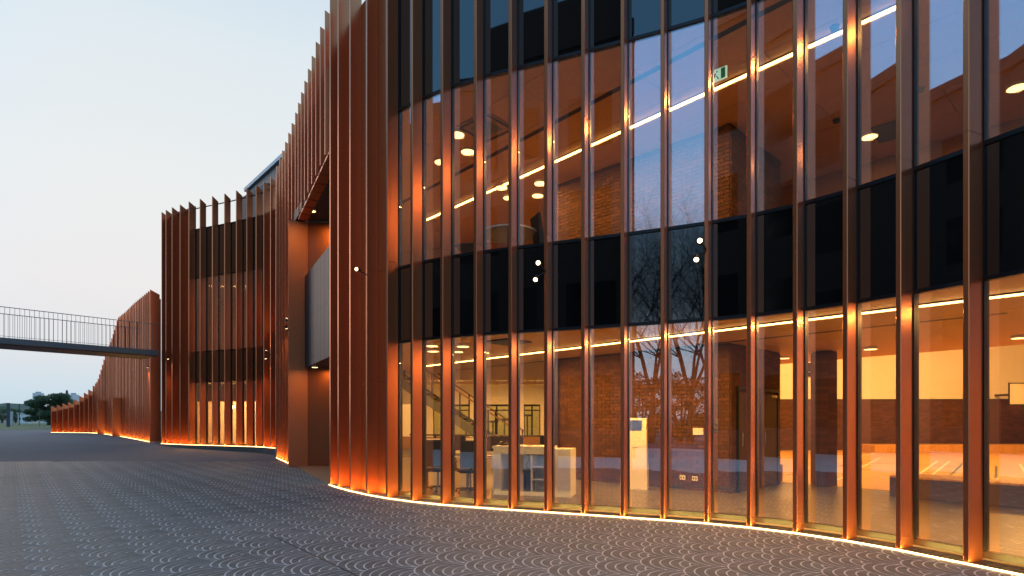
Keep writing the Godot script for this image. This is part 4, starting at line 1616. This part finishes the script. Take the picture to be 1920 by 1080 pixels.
# ------------------------------------------------------------------ trees and the far background
func branch(st: SurfaceTool, a: Vector3, d: Vector3, len_: float, r: float, depth: int) -> void:
	var p := a
	var dir := d
	var n := 3
	for i in n:
		var q := p + dir * len_ / n
		tube(st, p, q, r * (1.0 - 0.18 * i), r * (1.0 - 0.18 * (i + 1)), 5 if depth > 2 else 3)
		p = q
		dir = (dir + Vector3(rng.randf_range(-1, 1), rng.randf_range(-0.5, 0.8), rng.randf_range(-1, 1)) * 0.16).normalized()
		if depth > 0 and i > 0:
			var side := dir.cross(Vector3(rng.randf_range(-1, 1), rng.randf_range(-0.3, 0.3), rng.randf_range(-1, 1))).normalized()
			branch(st, p, (dir * 0.75 + side * rng.randf_range(0.5, 0.95)).normalized(), len_ * rng.randf_range(0.6, 0.8), r * 0.44, depth - 1)
	if depth > 0:
		for k in 2:
			var side := dir.cross(Vector3(rng.randf_range(-1, 1), rng.randf_range(-0.3, 0.3), rng.randf_range(-1, 1))).normalized()
			branch(st, p, (dir * 0.9 + side * rng.randf_range(0.3, 0.7)).normalized(), len_ * rng.randf_range(0.65, 0.82), r * 0.49, depth - 1)

func bare_tree(at: Vector2, h: float, label: String) -> void:
	var o := thing("bare_tree", W(at, 0.0), label, "tree", "bare trees mirrored in the glass")
	var st := begin()
	tube(st, W(at, -0.1), W(at, h * 0.1), 0.27, 0.2, 9)
	tube(st, W(at, h * 0.1), W(at + Vector2(0.1, 0.0), h * 0.2), 0.2, 0.16, 9)
	obj("trunk", st, M.bark, o)
	st = begin()
	var top := W(at + Vector2(0.1, 0.0), h * 0.2)
	for k in 5:
		var ang := TAU * k / 5.0 + 0.5
		branch(st, top, Vector3(cos(ang) * 0.42, 1.0, sin(ang) * 0.42).normalized(), h * 0.25, 0.13, 6)
	obj("crown", st, M.bark, o)

func leaf_cloud(st: SurfaceTool, c: Vector3, r: Vector3, count: int, size: float) -> void:
	for i in count:
		var d := Vector3(rng.randfn(), rng.randfn(), rng.randfn()).normalized() * pow(rng.randf(), 0.4)
		var p := c + d * r
		var u := Vector3(rng.randf_range(-1, 1), rng.randf_range(-1, 1), rng.randf_range(-1, 1)).normalized()
		var v := u.cross(Vector3(rng.randf_range(-1, 1), rng.randf_range(-1, 1), rng.randf_range(-1, 1))).normalized()
		var s := size * rng.randf_range(0.6, 1.3)
		quad(st, p - u * s, p - v * s * 0.5, p + u * s, p + v * s * 0.5, u.cross(v))

func leafy_tree(called: String, at: Vector2, base: float, h: float, w: float, label: String, leaf: int, count: int, trunk := 0.3) -> void:
	var o := thing(called, W(at, base), label, "tree")
	var st := begin()
	tube(st, W(at, base - 0.1), W(at + Vector2(0.1, 0), base + h * trunk), h * 0.05, h * 0.035, 8)
	for k in 7:
		var ang := TAU * k / 7.0
		tube(st, W(at + Vector2(0.1, 0), base + h * trunk * rng.randf_range(0.6, 1.0)), W(at + Vector2(cos(ang), sin(ang)) * w * 0.3, base + h * rng.randf_range(0.45, 0.75)), h * 0.022, h * 0.008, 6)
	obj("trunk", st, M.bark, o)
	st = begin()
	for k in 44:
		var ang := rng.randf() * TAU
		var rr := sqrt(rng.randf()) * w * 0.42
		var yy := rng.randf_range(trunk + 0.02, 0.93)
		yy -= 0.12 * pow(rr / (w * 0.5), 2.0)
		var c := W(at + Vector2(cos(ang), sin(ang)) * rr, base + h * yy)
		leaf_cloud(st, c, Vector3(w * 0.16, h * 0.1, w * 0.16) * rng.randf_range(0.75, 1.25), int(count / 44.0), h * 0.024)
	obj("crown", st, M["leaf%d" % leaf], o)

func reflected_trees() -> void:
	bare_tree(Vector2(-14.2, -15.0), 15.5, "tall bare tree mirrored in the panes above the kiosk, nearer trunk")
	bare_tree(Vector2(-19.0, -25.0), 16.0, "bare tree mirrored behind the nearer bare trunk in the panes")
	leafy_tree("evergreen_bush", Vector2(-16.4, -17.0), 0.0, 5.2, 4.2, "dense dark bush at the foot of the bare trees, mirrored left", 0, 5000, 0.1)
	leafy_tree("evergreen_bush", Vector2(-11.2, -18.2), 0.0, 5.6, 4.4, "dense dark bush mirrored beside the bare trunk, right one", 0, 5000, 0.1)

func background() -> void:
	var fig := pix(88, 797, 0.36)
	leafy_tree("fig_tree", fig + Vector2(0.6, 0), 0.36, 6.4, 8.2, "broad dense fig tree on the lawn beyond the copper wall's end", 0, 22000, 0.22)
	leafy_tree("lawn_tree", fig + Vector2(-3.1, 4.0), 0.36, 4.0, 3.6, "smaller dense tree beside the broad fig tree", 1, 4000, 0.15)
	leafy_tree("lawn_tree", pix(4, 793, 0.36), 0.36, 5.2, 7.0, "grey green tree behind the dark square post", 2, 5000, 0.2)
	leafy_tree("lawn_tree", pix(29, 793, 0.36), 0.36, 4.2, 3.0, "small dark tree between the two posts on the lawn", 1, 2500, 0.15)
	# slim posts on the lawn
	for q in [[15.5, 800.5, 755.5, 0.32, "thick dark square post standing on the lawn"], [36.0, 797.0, 757.0, 0.13, "slender dark post on the lawn near the fig tree"]]:
		var p := pix(q[0], q[1], 0.36)
		var h: float = (q[1] - q[2]) / F * p.y
		var o := thing("lawn_post", W(p, 0.36), q[4], "post")
		var st := begin()
		box(st, W(p, 0.36 + h / 2.0), Vector3(q[3], h, q[3]), Basis.IDENTITY, 0.02)
		obj("shaft", st, M.post_dark, o)
	var gp := pix(21.5, 797, 0.36)
	var gl := thing("glass_panel", W(gp, 0.36), "pale grey upright panel beside the thick dark post", "panel")
	var st := begin()
	box(st, W(gp, 1.7), Vector3(0.6, 2.6, 0.15), Basis.IDENTITY, 0.02)
	obj("sheet", st, M.pale_roof, gl)
	# young tree with stake
	var sp := pix(74, 801.5, 0.36)
	var sa := thing("young_tree", W(sp, 0.36), "thin young tree on the lawn before the fig tree", "tree")
	st = begin()
	tube(st, W(sp, 0.36), W(sp, 2.4), 0.03, 0.02, 6)
	obj("trunk", st, M.bark_grey, sa)
	st = begin()
	leaf_cloud(st, W(sp, 2.5), Vector3(0.35, 0.55, 0.35), 90, 0.06)
	obj("crown", st, M.leaf1, sa)
	# mulch bed
	st = begin()
	var m0 := pix(53, 803.2, 0.365)
	prism(st, PackedVector2Array([m0, pix(100, 804.2, 0.365), pix(100, 801.8, 0.365), pix(56, 802.0, 0.365)]), 0.33, 0.368, false)
	structure("mulch_bed", st, M.mulch)
	# houses and towers far off
	for q in [[52, 800, 776, 20, 150.0, "low white house behind the fig tree trunk", "pale_wall"], [88, 800, 774, 14, 160.0, "white gabled house between fig tree and copper wall", "pale_wall"], [3, 800, 781, 10, 170.0, "low pale house at the lawn's edge by the grey green tree", "pale_wall"], [138, 800, 740, 12, 420.0, "pale apartment tower above the fig tree crown", "pale_wall"], [72, 800, 737, 12, 520.0, "pinkish pale tower behind the fig tree", "pale_wall"]]:
		var dd: float = q[4]
		var x: float = (q[0] - 960.0) / F * dd
		var h: float = EYE + (HOR - q[2]) / F * dd
		var w: float = q[3] / F * dd
		var p := Vector2(x, dd)
		var o := thing("distant_house", W(p, 0.3), q[5], "building")
		st = begin()
		box(st, W(p, h / 2.0), Vector3(w, h, w))
		obj("wall", st, M[q[6]], o)
		st = begin()
		if h < 12:
			prism(st, PackedVector2Array([p + Vector2(-w * 0.56, -w * 0.56), p + Vector2(w * 0.56, -w * 0.56), p + Vector2(w * 0.56, w * 0.56), p + Vector2(-w * 0.56, w * 0.56)]), h, h + 0.25)
		else:
			box(st, W(p, h + 0.6), Vector3(w * 0.5, 1.2, w * 0.5))
		obj("roof", st, M.pale_roof, o)
		for k in 3:
			st = begin()
			box(st, W(p + Vector2((k - 1) * w * 0.3, -w * 0.5), h * 0.55), Vector3(w * 0.12, h * 0.16, 0.1))
			obj("window", st, M.frame, o)
	# tall pine far off
	var pp := Vector2((125.5 - 960.0) / F * 240.0, 240.0)
	var pt := thing("pine_tree", W(pp, 0.3), "slim blue green pine rising behind the fig tree", "tree")
	st = begin()
	tube(st, W(pp, 0.3), W(pp, 13.0), 0.25, 0.05, 6)
	obj("trunk", st, M.bark, pt)
	st = begin()
	for k in 14:
		var yy := 4.0 + k * 0.7
		leaf_cloud(st, W(pp, yy), Vector3(1.4 * (1.0 - k / 15.0) + 0.12, 0.4, 1.4 * (1.0 - k / 15.0) + 0.12), 70, 0.28)
	obj("crown", st, M.leaf_blue, pt)
	# low far ridge
	st = begin()
	var pts := []
	for i in 41:
		var x := -2600.0 + i * 80.0
		pts.append(Vector3(x, 26.0 + 16.0 * sin(i * 0.9) + 9.0 * sin(i * 2.3 + 1.0), -1500.0))
	for i in 40:
		var a: Vector3 = pts[i]
		var b: Vector3 = pts[i + 1]
		quad(st, a, b, Vector3(b.x, -1, -1350), Vector3(a.x, -1, -1350), Vector3(0, 0.5, 1))
		quad(st, a, b, Vector3(b.x, -1, -1700), Vector3(a.x, -1, -1700), Vector3(0, 0.5, -1))
	structure("hills", st, M.hill)
